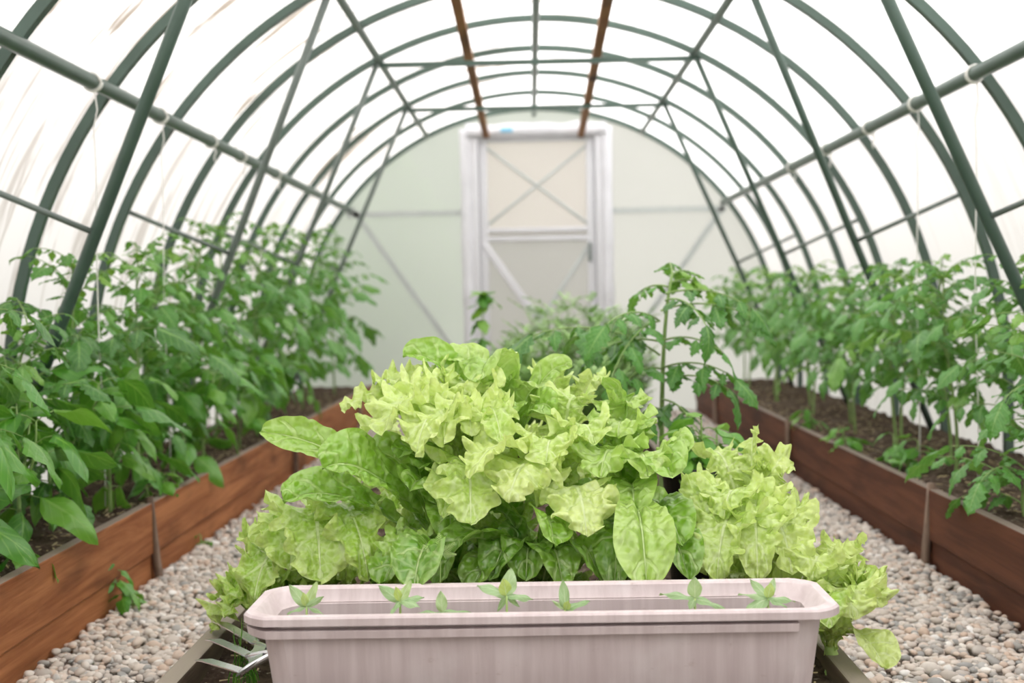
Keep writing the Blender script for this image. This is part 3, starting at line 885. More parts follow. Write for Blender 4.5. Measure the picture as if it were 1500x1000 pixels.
# B: smooth-leaved head leaning left with the long flat leaves
L_ = Lettuce(-.15, 2.24, SZ, 'rom', 'tall smooth lettuce on the left with long broad leaves pointing left', .2, 2)
L_.ring(8, (.10, .17), (.10, .24), at=(0, .06), wid=(.045, .065), rise=.6, hook=.35, shade=(.1, .5))
L_.hero(W(381, 633, 2.2), at=.16, wid=.040, rise=.28, hook=.02, twist=.95, cup=.35, v0=.35, shade=.78, fine=1.4)
L_.hero(W(472, 685, 2.08), at=.12, wid=.066, rise=.34, hook=.12, twist=.75, shade=.66, v0=.3, cup=.25, fine=1.4)
L_.hero(W(415, 735, 2.10), at=.08, wid=.052, rise=.4, hook=.16, v0=.35, twist=.6, shade=.55, fine=1.4)
L_.hero(W(560, 858, 2.04), wid=.045, rise=.55, hook=.4, shade=.35, v0=.4)
L_.hero(W(605, 868, 1.895), wid=.05, rise=.5, hook=.35, shade=.2, v0=.5)
L_.hero(W(585, 672, 2.16), at=.1, wid=.05, rise=.5, hook=.2, shade=.3)
L_.hero(W(535, 672, 2.26), at=.1, wid=.05, rise=.5, hook=.2, shade=.5, twist=.5)
L_.hero(W(615, 690, 2.14), at=.1, wid=.045, rise=.55, hook=.2, shade=.35)
L_.hero(W(640, 740, 2.12), at=.06, wid=.05, rise=.6, hook=.3, shade=.3)
L_.hero(W(600, 720, 2.10), at=.08, wid=.055, rise=.5, hook=.25, shade=.45, twist=.4)
L_.hero(W(572, 838, 2.06), at=.05, wid=.045, rise=.75, hook=.45, shade=.62, style='fri', fine=1.2, ruf=.8)
L_.hero(W(660, 800, 2.08), wid=.05, rise=.8, hook=.5, shade=.25)
L_.done()
# C: very frilly pale crown in the left half
L_ = Lettuce(-.12, 2.33, SZ, 'fri', 'tall pale lettuce with tightly ruffled crown, left of the middle', .28, 3)
L_.hero(W(545, 560, 2.36), at=.22, wid=.060, rise=.5, hook=.12, twist=.2, shade=.85, fine=1.3, ruf=1.1)
L_.hero(W(500, 600, 2.33), at=.2, wid=.05, rise=.5, hook=.2, shade=.8, twist=.4, fine=1.2)
for px, py, dd, wd in ((560, 640, 2.1, .055), (610, 665, 2.06, .055), (650, 650, 2.08, .055), (690, 640, 2.1, .055), (720, 620, 2.14, .05), (590, 610, 2.2, .055), (640, 600, 2.2, .055), (530, 650, 2.18, .05), (680, 585, 2.26, .05), (620, 575, 2.3, .05), (735, 650, 2.08, .045)):
    L_.hero(W(px, py, dd), at=.20, wid=wd, rise=.6, hook=.42, shade=.78, ruf=1.35, fine=1.15, twist=L_.rg.uniform(-.4, .4), tw2=L_.rg.uniform(-.5, .5))
L_.hero(W(690, 770, 2.0), at=.12, wid=.066, rise=.75, hook=.42, shade=.85, fine=1.4, ruf=.75, cup=.05)
L_.hero(W(650, 760, 2.04), at=.12, wid=.04, rise=.75, hook=.4, shade=.8, fine=1.2)
L_.ring(6, (.10, .16), (.10, .22), at=(0, .1), wid=(.045, .06), rise=.7, hook=.4, shade=(.2, .5))
L_.done()
# D: smooth upright leaves on top, centre
L_ = Lettuce(-.05, 2.36, SZ, 'rom', 'tallest smooth lettuce in the middle, its folded leaf the topmost of all', .3, 4)
L_.hero(W(590, 522, 2.34), at=.26, wid=.040, rise=.45, hook=.10, twist=.75, shade=.68, cup=.5, fine=1.3)
L_.hero(W(700, 560, 2.22), at=.26, wid=.062, rise=.75, hook=.45, twist=-.3, shade=.85, cup=-.1, fine=1.4)
L_.hero(W(655, 528, 2.36), at=.26, wid=.048, rise=.55, hook=.16, twist=.5, shade=.92, fine=1.2)
L_.hero(W(838, 537, 2.34), at=.27, wid=.030, rise=.4, hook=.12, twist=-1.0, shade=.85, cup=.3, fine=1.2)
L_.hero(W(745, 562, 2.3), at=.27, wid=.042, rise=.5, hook=.25, twist=-.5, shade=.88, fine=1.2)
L_.hero(W(812, 606, 2.2), at=.22, wid=.035, rise=.6, hook=.22, twist=-.75, shade=.72, fine=1.2)
L_.hero(W(745, 610, 2.2), at=.22, wid=.04, rise=.6, hook=.3, twist=.3, shade=.75, fine=1.2)
L_.hero(W(800, 575, 2.3), at=.24, wid=.05, rise=.6, hook=.2, shade=.8)
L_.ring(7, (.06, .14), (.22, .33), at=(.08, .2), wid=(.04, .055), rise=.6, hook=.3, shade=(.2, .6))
L_.done()
# E: front centre with pale frilled leaves over dark leaves
L_ = Lettuce(.05, 2.22, SZ, 'fri', 'front lettuce in the middle with pale frilled leaf tips over dark upright leaves', .22, 5)
L_.hero(W(745, 735, 1.99), at=.16, wid=.066, rise=.75, hook=.36, shade=.95, fine=1.4, ruf=1.0, cup=-.1)
L_.hero(W(690, 700, 2.02), at=.16, wid=.05, rise=.7, hook=.34, shade=.95, fine=1.3)
L_.hero(W(860, 785, 1.98), at=.12, wid=.066, rise=.8, hook=.42, shade=.9, fine=1.4, ruf=.8, cup=-.1)
L_.hero(W(800, 680, 2.05), at=.18, wid=.06, rise=.6, hook=.4, shade=.75, fine=1.3, ruf=.7)
L_.hero(W(870, 650, 2.1), at=.18, wid=.055, rise=.6, hook=.4, shade=.72, fine=1.2)
L_.hero(W(850, 590, 2.26), at=.22, wid=.065, rise=.55, hook=.25, shade=.75, fine=1.2, ruf=.8)
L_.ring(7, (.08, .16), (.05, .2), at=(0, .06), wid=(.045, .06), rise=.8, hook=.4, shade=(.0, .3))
L_.done()
# F: dark smooth leaf blades under the crown
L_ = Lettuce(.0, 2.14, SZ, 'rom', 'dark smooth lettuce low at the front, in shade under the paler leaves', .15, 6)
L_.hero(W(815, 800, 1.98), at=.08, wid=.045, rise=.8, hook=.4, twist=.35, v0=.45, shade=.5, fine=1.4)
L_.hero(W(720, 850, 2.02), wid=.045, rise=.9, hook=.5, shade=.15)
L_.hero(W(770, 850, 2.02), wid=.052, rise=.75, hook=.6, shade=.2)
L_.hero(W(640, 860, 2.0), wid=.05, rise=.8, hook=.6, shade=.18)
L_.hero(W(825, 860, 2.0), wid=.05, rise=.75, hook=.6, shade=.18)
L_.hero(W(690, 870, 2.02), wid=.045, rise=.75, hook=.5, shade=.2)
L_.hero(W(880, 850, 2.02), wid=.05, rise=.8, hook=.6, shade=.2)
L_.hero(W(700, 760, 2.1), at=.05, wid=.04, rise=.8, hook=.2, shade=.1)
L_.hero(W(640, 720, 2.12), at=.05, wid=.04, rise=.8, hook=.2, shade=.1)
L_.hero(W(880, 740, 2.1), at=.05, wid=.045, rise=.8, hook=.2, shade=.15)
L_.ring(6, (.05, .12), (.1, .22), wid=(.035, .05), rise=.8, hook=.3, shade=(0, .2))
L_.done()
# G: right of centre, frilly and blistered
L_ = Lettuce(.17, 2.26, SZ, 'rom', 'broad lettuce right of the middle with a veined leaf hanging onto the planter rim', .24, 7)
L_.hero(W(948, 860, 1.90), at=.05, wid=.056, rise=.72, hook=.42, shade=.82, cup=.15, fine=1.5, v0=.52, ruf=.7)
L_.hero(W(1004, 668, 2.12), at=.2, wid=.052, rise=.45, hook=.16, twist=-.5, shade=.82, fine=1.4)
L_.hero(W(985, 700, 2.06), at=.17, wid=.055, rise=.55, hook=.3, twist=-.3, shade=.78, fine=1.3)
L_.hero(W(893, 580, 2.3), at=.22, wid=.05, rise=.5, hook=.2, twist=-.6, shade=.7, fine=1.2)
L_.hero(W(940, 640, 2.2), at=.22, wid=.052, rise=.55, hook=.25, twist=-.3, shade=.78, fine=1.2)
L_.hero(W(1000, 800, 2.04), at=.04, wid=.05, rise=.8, hook=.4, shade=.5)
L_.hero(W(1010, 850, 2.02), at=.0, wid=.05, rise=.8, hook=.5, shade=.35)
L_.hero(W(900, 860, 2.0), at=.0, wid=.05, rise=.8, hook=.5, shade=.25)
L_.hero(W(905, 640, 2.14), at=.2, wid=.06, rise=.6, hook=.35, shade=.85, fine=1.3, style='fri', ruf=.7)
L_.hero(W(930, 600, 2.24), at=.22, wid=.055, rise=.55, hook=.28, shade=.85, fine=1.3, style='fri', ruf=.8)
L_.hero(W(880, 700, 2.06), at=.18, wid=.06, rise=.6, hook=.38, shade=.7, fine=1.3, style='fri', ruf=.7)
L_.hero(W(950, 700, 2.06), at=.18, wid=.055, rise=.6, hook=.35, shade=.8, fine=1.3, style='fri', ruf=.6)
L_.hero(W(930, 760, 2.04), at=.1, wid=.05, rise=.8, hook=.35, shade=.6)
L_.ring(8, (.08, .16), (.12, .3), at=(.0, .15), wid=(.045, .06), rise=.6, hook=.3, shade=(.2, .6))
L_.done()
# H: behind the front ones, fills the crown
L_ = Lettuce(.07, 2.52, SZ, 'fri', 'pale frilly lettuce standing behind the tall front ones', .28, 8)
L_.ring(9, (.08, .18), (.24, .36), at=(.1, .22), wid=(.05, .065), rise=.6, hook=.3, shade=(.55, .9))
L_.hero(W(885, 562, 2.45), at=.24, wid=.045, rise=.5, hook=.2, shade=.85)
L_.hero(W(790, 552, 2.45), at=.24, wid=.05, rise=.5, hook=.2, shade=.8)
L_.done()
L_ = Lettuce(-.25, 2.52, SZ, 'fri', 'frilly lettuce behind the left part of the clump', .2, 9)
L_.ring(9, (.08, .17), (.12, .28), at=(.05, .14), wid=(.05, .06), rise=.6, hook=.3, shade=(.4, .8))
L_.hero(W(525, 590, 2.5), at=.15, wid=.045, rise=.5, hook=.15, shade=.8)
L_.done()
# I: pale frilly head on the right
L_ = Lettuce(.40, 2.30, SZ, 'fri', 'pale yellow frilly lettuce on the right, one pointed leaf standing up', .1, 10)
L_.hero(W(1103, 640, 2.36), at=.03, wid=.042, rise=.55, hook=.03, twist=.9, shade=.9, fine=1.2, az=.3)
L_.hero(W(1160, 690, 2.3), at=.05, wid=.06, rise=.6, hook=.2, shade=.98, fine=1.3, twist=-.5)
L_.hero(W(1130, 690, 2.3), at=.05, wid=.055, rise=.6, hook=.2, shade=.98, fine=1.2)
L_.hero(W(1185, 760, 2.25), at=.03, wid=.06, rise=.65, hook=.3, shade=.9, fine=1.2)
L_.hero(W(1060, 760, 2.1), at=.03, wid=.06, rise=.65, hook=.35, shade=.9, fine=1.3)
L_.hero(W(1015, 745, 2.15), at=.03, wid=.055, rise=.6, hook=.25, shade=.88, fine=1.2, twist=.4)
L_.hero(W(1050, 850, 2.03), wid=.065, rise=.7, hook=.55, shade=.85, fine=1.3)
L_.hero(W(1110, 850, 2.03), wid=.06, rise=.7, hook=.6, shade=.9, fine=1.2)
L_.hero(W(1160, 840, 2.05), wid=.06, rise=.7, hook=.5, shade=.95, fine=1.2)
L_.hero(W(1110, 780, 2.1), at=.03, wid=.06, rise=.7, hook=.4, shade=.92, fine=1.2)
L_.ring(10, (.08, .15), (.06, .2), at=(0, .05), wid=(.05, .065), rise=.65, hook=.35, shade=(.7, 1))
L_.hero(W(1035, 670, 2.45), wid=.05, rise=.6, hook=.2, shade=.8)
L_.done()
# J: low one at the far right hanging over the edging plank
L_ = Lettuce(.50, 2.12, SZ, 'fri', 'yellow-green frilly lettuce at the right end, drooping over the right edging plank', .04, 11)
L_.hero(W(1298, 980, 2.0), at=.02, wid=.042, rise=.55, hook=.45, shade=.75, fine=1.2, ruf=.5, v0=.5, style='rom', cup=.4)
L_.hero(W(1250, 905, 2.0), wid=.06, rise=.65, hook=.6, shade=.85, fine=1.2)
L_.hero(W(1290, 890, 2.05), wid=.055, rise=.6, hook=.45, shade=.75, fine=1.2)
L_.hero(W(1272, 850, 2.1), wid=.045, rise=.6, hook=.3, shade=.75)
L_.hero(W(1230, 830, 2.1), wid=.05, rise=.6, hook=.3, shade=.9)
L_.hero(W(1240, 800, 2.2), wid=.045, rise=.6, hook=.15, shade=.9)
L_.hero(W(1215, 920, 1.96), wid=.04, rise=.6, hook=.5, shade=.4)
L_.hero(W(1190, 850, 2.03), wid=.055, rise=.65, hook=.5, shade=.92)
L_.ring(7, (.06, .12), (.05, .14), wid=(.045, .06), rise=.65, hook=.35, shade=(.6, .95))
L_.done()


# ------------------------------------------------------------------ leaf templates for the other plants
def leaflet_template(nu, nv, lobes, depth, wid, droop, fold, seed):
    v = np.linspace(0, 1, nv); u = np.linspace(-1, 1, nu); U, V = np.meshgrid(u, v)
    tooth = np.abs(((V * lobes + .12 * np.abs(U) + .05 * np.sign(U)) % 1.0) - .25) / .75
    w = wid * np.sin(PI * np.clip(V, 0, 1) ** .72) ** .85 * (1 - depth * np.abs(U) ** 3 * tooth)
    X = U * w; Z = -fold * np.abs(X) - droop * V ** 2 + .05 * np.sin(V * 9 + seed + U * 2) * np.abs(U) + .05 * vnoise(U * 2, V * 4, seed)
    Y = V * (1 - .18 * droop * V) + .05 * np.abs(U) * depth
    return np.stack([X, Y, Z], 2).reshape(-1, 3), gridq(nu, nv), U.reshape(-1), V.reshape(-1)


TL = [leaflet_template(7, 13, 4 + i % 2, .42, .33, .35 + .12 * (i % 3), .25 + .1 * (i % 2), i) for i in range(6)]
TLF = [leaflet_template(9, 24, 5, .42, .32, .3 + .15 * (i % 3), .3, i) for i in range(5)]
PT = [leaflet_template(7, 10, 1, 0.0, .25, .3 + .15 * i, .3, i) for i in range(4)]


def put_leaf(mb, tpl, p, d, n, size, r, wscale=1.0):
    V, q, U, Vv = tpl
    d = unit(d); n = unit(n - d * (n @ d)); x = np.cross(d, n)
    P = p + size * (V[:, :1] * wscale * x + V[:, 1:2] * d + V[:, 2:] * n)
    mb.add(P, q, np.stack([U, Vv, np.full_like(U, r)], 1))


def rotz(a): return np.array([math.cos(a), math.sin(a), 0.0])


def compound_leaf(mf, ms, p, az, el, L, droop, R, tpl, size=1.0, shade=(.1, .7), n_pair=3, stemr=.0022):
    n = 12; P = [p]; e = el; d_ = []
    side = rotz(az + R.uniform(-.25, .25))
    for i in range(n):
        d = side * math.cos(e) + UP * math.sin(e); d_.append(d); P.append(P[-1] + d * L / n); e -= droop / n
    P = np.array(P); d_.append(d_[-1])
    tube(ms, P, np.linspace(stemr, stemr * .45, n + 1), 5, False)
    S = np.cross(unit(d_[0]), UP); S = unit(S)
    r0 = R.uniform(*shade)
    put_leaf(mf, R.choice(tpl), P[-1], d_[-1] - UP * .15, UP + S * R.uniform(-.5, .5), L * .42 * size * R.uniform(.9, 1.15), r0)
    for k in range(n_pair):
        f = .36 + .56 * k / max(1, n_pair - 1) - .05; i = int(f * n); ls = L * (.26 + .08 * math.sin(k * 1.7 + .6)) * size
        for sg in (-1, 1):
            d = d_[i] * R.uniform(.35, .7) + S * sg - UP * R.uniform(.05, .55)
            a = P[i] + unit(d) * L * .035
            tube(ms, np.array([P[i], a]), stemr * .45, 4, False)
            put_leaf(mf, R.choice(tpl), a, d, UP + d_[i] * R.uniform(-.4, .4), ls * R.uniform(.8, 1.2), np.clip(r0 + R.uniform(-.15, .15), 0, 1))
        if k < n_pair - 1:
            j = min(n, i + 1)
            for sg in (-1, 1): put_leaf(mf, R.choice(tpl), P[j], S * sg + d_[i] * .4 - UP * .3, UP, ls * .33, r0)


def keep_in(mb):
    """Leaves that reach the plastic sheet lie against it."""
    for v in mb.v:
        lim = np.where(v[:, 2] > ZC, np.sqrt(np.maximum(RS ** 2 - (v[:, 2] - ZC) ** 2, .01)), RS) - .035
        v[:, 0] = np.clip(v[:, 0], XC - lim - .012 * np.cos(v[:, 1] * 40), XC + lim + .012 * np.cos(v[:, 1] * 40))
        v[:, 1] = np.minimum(v[:, 1], 8.03)


def tomato(x, y, z, h, seed, label, mat='tom', nleaf=15, L=.26, bare=.15, lean=(0, 0), tpl=None, droop=1.5, group='tomato plants', shade=(.1, .65), name='tomato_plant', dens_top=1.0, azb=None, size=1.0, cat='tomato plant'):
    R = random.Random(seed); tpl = tpl or TL
    o = empty(name, (x, y, z), label, cat, group); b = np.array([x, y, z])
    n = 16; t = np.linspace(0, 1, n); kx, ky = R.uniform(0, 6), R.uniform(0, 6)
    P = np.stack([x + lean[0] * t ** 1.5 + .012 * np.sin(t * 5 + kx) - .012 * math.sin(kx), y + lean[1] * t ** 1.5 + .012 * np.sin(t * 5 + ky) - .012 * math.sin(ky), z - .015 + (h + .015) * t], 1)
    ms, mf, mp = MB(), MB(), MB()
    tube(ms, P, np.linspace(.006, .0025, n), 8)
    a = R.uniform(0, 6)
    for i in range(nleaf):
        f = bare + (1 - bare) * (i / (nleaf - 1)) ** .9; a += 2.4 + R.uniform(-.4, .4)
        j = f * (n - 1); k = min(int(j), n - 2); p = P[k] + (P[k + 1] - P[k]) * (j - k)
        l = L * (1.0 - .62 * max(0, f - .55) / .45) * R.uniform(.8, 1.15) * (.75 if f < bare + .12 else 1)
        az = a if azb is None else azb + (R.uniform(-2.0, 2.0))
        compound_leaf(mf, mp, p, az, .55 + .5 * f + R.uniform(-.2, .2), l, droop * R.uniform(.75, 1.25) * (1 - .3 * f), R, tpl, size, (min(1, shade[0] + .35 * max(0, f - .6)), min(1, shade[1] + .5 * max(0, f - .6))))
    for i in range(4):   # growing tip
        put_leaf(mf, R.choice(tpl), P[-1] - UP * .01, rotz(a + i * 1.6) * .7 + UP * .8, -rotz(a + i * 1.6) + UP, L * .16, .85)
    for q in (mf, mp): keep_in(q)
    mf.build('foliage', M[mat], o, tuple(b)); s = ms.build('stem', M['tstem'], o, tuple(b)); mp.build('leaf_stalk', M['tstem'], s, tuple(b))
    return o


def pepper(x, y, z, h, seed, label, nleaf=26, L=.12, spread=.12, name='pepper_plant', group='pepper plants', cat='pepper plant', mat='pep', shade=(.1, .8), wsc=1.0):
    R = random.Random(seed); b = np.array([x, y, z]); o = empty(name, (x, y, z), label, cat, group)
    ms, mf = MB(), MB()
    forks = [np.array([x, y, z - .012])]; top = b + UP * h * .4
    tube(ms, np.linspace(b - UP * .012, top, 5), np.linspace(.006, .0045, 5), 7)
    nodes = [b + UP * h * f for f in (.2, .3, .4)]
    for i in range(3 if h > .2 else 1):
        a = R.uniform(0, 6) + i * 2.1; e = b + UP * h * R.uniform(.85, 1) + rotz(a) * spread * R.uniform(.5, 1)
        P = bez(top, top + (e - top) * .4 + rotz(a) * .03, e - UP * .06, e, 8); tube(ms, P, np.linspace(.0042, .002, 8), 6)
        nodes += [P[j] for j in (2, 3, 4, 5, 6, 7, 7)]
    a = 0
    for i in range(nleaf):
        p = nodes[i % len(nodes)]; a += 2.4 + R.uniform(-.5, .5); l = L * R.uniform(.7, 1.25)
        d = rotz(a) + UP * R.uniform(-.1, .6); q = p + unit(d) * l * .35
        tube(ms, np.array([p, (p + q) / 2 + UP * .004, q]), .0013, 5, False)
        put_leaf(mf, R.choice(PT), q, d - UP * R.uniform(.1, .7), UP + rotz(R.uniform(0, 6)) * .5, l, R.uniform(*shade), R.uniform(.9, 1.2) * wsc)
    keep_in(mf); mf.build('foliage', M[mat], o, tuple(b)); ms.build('stem', M['tstem'], o, tuple(b))
    return o


# left bed: a back row of tomatoes with peppers towards the aisle
Z = .19
TLX = [(-1.30, 2.55, .70), (-1.27, 3.05, .50), (-1.30, 3.42, .66), (-1.24, 3.85, .70), (-1.31, 4.25, .70), (-1.25, 4.65, .82), (-1.3, 5.1, .86), (-1.22, 5.55, .86), (-1.27, 6.0, .88), (-1.2, 6.5, .90), (-1.25, 7.0, .92), (-1.18, 7.45, .92)]
for i, (x, y, h) in enumerate(TLX):
    lb = 'green tomato plant in the left bed, ' + ('nearest the camera, cut off at left' if i == 0 else '%s along the row from the camera' % ORD[i])
    tomato(x, y, Z, h, 40 + i, lb, 'tom', 22, .30, .15, (.05, -.02), None, 1.35)
PPX = [(-1.16, 2.42, .36), (-1.13, 2.72, .34), (-1.17, 3.0, .38), (-1.12, 3.28, .34), (-1.15, 3.62, .38), (-1.11, 3.95, .34), (-1.14, 4.3, .38), (-1.12, 4.75, .36), (-1.12, 5.2, .38)]
for i, (x, y, h) in enumerate(PPX):
    pepper(x, y, Z, h, 70 + i, 'low pepper plant by the left bed plank, ' + ('nearest the camera' if i == 0 else '%s from the camera' % ORD[i]), 26, .13)
# right bed: staked-up tomatoes with bare lower stems
TRX = [(1.26, 2.95, .56), (1.34, 3.4, .60), (1.25, 3.72, .59), (1.33, 4.0, .60), (1.25, 4.3, .60), (1.35, 4.6, .62), (1.26, 4.9, .60), (1.33, 5.25, .61), (1.25, 5.6, .62), (1.33, 6.0, .63), (1.25, 6.45, .64), (1.33, 6.9, .65), (1.26, 7.3, .66), (1.3, 7.7, .67)]
for i, (x, y, h) in enumerate(TRX):
    lb = 'bare-stemmed tomato plant in the right bed, ' + ('nearest the camera' if i == 0 else '%s along the row from the camera' % (ORD + ['thirteenth', 'last'])[i])
    tomato(x, y, Z, h, 340 + i, lb, 'tomd', 21, .26, .34, (-.01, 0), None, 1.5, shade=(.15, .75))
# the low leafy tomato at the right front
tomato(1.17, 2.98, Z, .22, 181, 'low spreading tomato plant by the right bed plank at the picture edge', 'tomd', 9, .24, .2, (0, 0), TLF, 1.3, azb=PI)
for i, (x, y, h, L) in enumerate(((1.12, 3.75, .10, .075), (1.13, 3.95, .10, .075), (1.10, 4.35, .08, .07), (1.12, 5.0, .09, .06))):
    pepper(x, y, Z, h, 190 + i, 'small weed at the foot of the right tomatoes, ' + ['nearest the camera', 'second from the camera', 'third from the camera', 'farthest from the camera'][i], 9, L, .04, 'weed', 'weeds in the right bed', 'weed')
for i, (x, y, h, L) in enumerate(((-1.09, 3.5, .09, .07), (-1.10, 3.72, .08, .06), (-1.08, 2.6, .07, .07))):
    pepper(x, y, Z, h, 200 + i, 'small weed on the left bed soil near the plank, ' + ['in the middle of three', 'farthest of three', 'nearest the camera'][i], 9, L, .04, 'weed', 'weeds in the left bed', 'weed')
# weeds on the left path
p = Wz(182, 895, .0); pepper(p[0], p[1], 0.0, .115, 210, 'leafy green weed growing on the gravel against the left bed plank', 15, .055, .06, 'weed', None, 'weed')
p = Wz(305, 802, .0); pepper(p[0], p[1], 0.0, .04, 211, 'tiny weed sprouting from the left gravel path farther back', 9, .03, .04, 'weed', None, 'weed')

# the lone tomato standing in the middle bed behind the lettuces
b = np.array([*W(968, 640, 3.15)[:2], .085])
R = random.Random(9); o = empty('tomato_plant', tuple(b), 'tall tomato plant standing alone behind the lettuces, right of the middle', 'tomato plant')
top = W(985, 400, 3.15); P = bez(b, b + UP * .25, W(966, 480, 3.15), top, 16)
ms, mf, mp = MB(), MB(), MB(); tube(ms, P, np.linspace(.0085, .0035, 16), 10)
LV = [((967, 520), (790, 500), 3.0, .9), ((966, 470), (880, 480), 3.0, .7), ((966, 470), (905, 560), 2.95, .9), ((968, 455), (1090, 470), 3.05, .8), ((975, 430), (1095, 455), 3.1, .7), ((980, 415), (1045, 425), 3.2, .6),
      ((968, 500), (1040, 520), 3.0, .8), ((968, 540), (1060, 560), 2.98, .7), ((970, 560), (1055, 575), 2.98, .5), ((967, 540), (900, 590), 2.95, .7), ((978, 420), (940, 430), 3.2, .6), ((985, 402), (1010, 405), 3.2, .4), ((985, 402), (975, 395), 3.2, .4),
      ((967, 500), (860, 530), 3.1, .7), ((975, 440), (1010, 480), 2.95, .6), ((968, 600), (925, 640), 2.95, .5), ((968, 585), (1030, 640), 2.98, .5)]
for (rx, ry), (tx, ty), dt, sc in LV:
    a = W(rx, ry, 3.15); e = W(tx, ty, dt); d = e - a; L = max(.10, np.linalg.norm(d)); az = math.atan2(d[1], d[0]); hz = math.hypot(d[0], d[1]); el = math.atan2(d[2], hz)
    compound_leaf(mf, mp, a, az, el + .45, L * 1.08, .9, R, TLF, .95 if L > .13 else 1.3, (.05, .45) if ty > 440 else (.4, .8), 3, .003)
mf.build('foliage', M['tom'], o, tuple(b)); ms.build('stem', M['tstem'], o, tuple(b)); mp.build('leaf_stalk', M['tstem'], o, tuple(b))
# black pot of broad-leaved young plants beside it
pc = W(1022, 681, 2.8); pz = pc[2]; po = empty('plant_pot', (pc[0], pc[1], .08), 'black plastic pot of young plants behind the right-hand pale lettuce', 'pot')
mb = MB(); an = np.linspace(0, 2 * PI, 32, endpoint=False); loft(mb, [np.stack([pc[0] + r * np.cos(an), pc[1] + r * np.sin(an), np.full(32, z)], 1) for r, z in ((.062, .075), (.079, pz - .022), (.086, pz - .021), (.087, pz), (.081, pz + .001), (.078, pz - .02), (.06, .085))]); mb.build('body', M['pot'], po, (pc[0], pc[1], .08))
mb = MB(); rr, aa = np.meshgrid(np.linspace(0.001, .078, 8), np.linspace(0, 2 * PI, 33)); mb.add(np.stack([pc[0] + rr * np.cos(aa), pc[1] + rr * np.sin(aa), pz - .012 + .008 * vnoise(rr * 200, aa * 3)], 2), gridq(8, 33))
tag(mb.build('potting_soil', M['pot_soil']), 'dark soil in the black plastic pot', 'soil', None, 'stuff')
for i, (dx, dy, h, L, wh) in enumerate(((.015, .02, .13, .085, 'tallest'), (.045, .0, .09, .075, 'right one'), (-.04, -.01, .06, .05, 'left one, smallest'), (.0, -.045, .075, .055, 'front one'))):
    pepper(pc[0] + dx, pc[1] + dy, pz - .012, h, 220 + i, 'young leafy plant growing in the black pot, ' + wh, 10, L, .05, 'young_plant', 'young plants in the black pot', 'young plant', shade=(.5, 1))


# feathery dill at the far end of the middle bed
def dill(x, y, z, h, spread, seed, label, n=17):
    R = random.Random(seed); b = np.array([x, y, z]); o = empty('dill_plant', (x, y, z), label, 'herb', 'feathery herbs at the end of the middle bed'); ms, mf = MB(), MB()
    for i in range(n):
        a = R.uniform(0, 2 * PI); e = b + rotz(a) * spread * R.uniform(.2, 1) + UP * h * R.uniform(.6, 1)
        P = bez(b, b + UP * h * .4, e - UP * h * .2, e, 10); tube(ms, P, np.linspace(.0035, .001, 10), 5)
        for k in range(2, 10):
            for q in range(4):
                c = R.uniform(0, 6); L = .11 * R.uniform(.6, 1.1); d = unit(rotz(c) + UP * R.uniform(.1, 1.0)); E = P[k] + d * L
                tube(ms, np.array([P[k], E]), .0008, 3, False)
                for m in range(7):
                    f = .3 + .1 * m; g = P[k] + d * L * f
                    for sg in (0, 1):
                        dd = unit(d * .7 + rotz(c + PI / 2 + sg * PI) * .9 + UP * R.uniform(-.3, .5)); l = .034 * (1.2 - f); s = unit(np.cross(dd, UP)) * .0034
                        mf.add(np.array([g - s, g + s, g + dd * l + s * .4, g + dd * l - s * .4]), np.array([[0, 1, 2, 3]]))
    mf.build('foliage', M['dill'], o, tuple(b)); ms.build('stem', M['tstem'], o, tuple(b))


DL = [(740, 5.3, .50, .17, 'far left one'), (790, 5.0, .54, .20, 'second from the left'), (840, 5.4, .64, .19, 'tallest, in front of the right door post'), (880, 5.1, .55, .17, 'second from the right'), (925, 5.6, .58, .15, 'far right one behind the lone tomato'), (860, 4.6, .40, .17, 'lowest and nearest the lettuces'), (770, 4.6, .38, .16, 'low one at the left front')]
for i, (px, d, h, sp, wh) in enumerate(DL):
    q = W(px, 600, d); dill(q[0], q[1], .085, h, sp, 300 + i, 'feathery green dill plant by the end door, ' + wh)
q = W(706, 600, 5.0); R = random.Random(4); b = np.array([q[0], q[1], .085]); o = empty('young_plant', tuple(b), 'single slender green plant with a leafy top beside the left door post', 'plant'); ms, mf = MB(), MB()
tp = W(707, 432, 5.0); P = bez(b, b + UP * .2, tp - UP * .1, tp, 10); tube(ms, P, np.linspace(.005, .0025, 10), 6)
for i in range(34):
    k = 9 - int(R.random() ** 1.6 * 6); a = R.uniform(0, 6); put_leaf(mf, R.choice(TL), P[k], rotz(a) + UP * R.uniform(-.5, .7), UP + rotz(a) * -.5, .075 * R.uniform(.7, 1.2), R.uniform(.3, .9))
mf.build('foliage', M['tom'], o, tuple(b)); ms.build('stem', M['tstem'], o, tuple(b))

# ------------------------------------------------------------------ seedlings in the planter
ZS = ZR - .055


def seedling(px, py, d, lv, label):
    """lv: leaves as (tip pixel dx, dy from the node, depth offset, length scale, shade)."""
    nd = W(px, py, d); b = np.array([nd[0], nd[1], ZS]); o = empty('seedling', tuple(b), label, 'seedling', 'seedlings in the planter')
    mb = MB(); tube(mb, np.linspace(b - UP * .004, nd, 6), np.linspace(.0021, .0016, 6), 8); mb.build('stem', M['lstem'], o, tuple(b))
    for i, (dx, dy, dd, wd, sh) in enumerate(lv):
        e = W(px + dx, py + dy, d + dd); v = e - nd; L = np.linalg.norm(v)
        mb = MB(); flat = abs(dy) < .6 * abs(dx)
        n = (UP + np.array([0, -.5, 0])) if flat else (np.array([-.2 * np.sign(dx), -1.0, .35]) if dd >= -.012 else UP)
        T = leaflet_template(11, 16, 1, 0, .25, .12 if not flat else .25, .22, i)
        put_leaf(mb, T, nd, v, n, L, sh, wd)
        lf = mb.build('leaf', M['zin'], o, tuple(b))


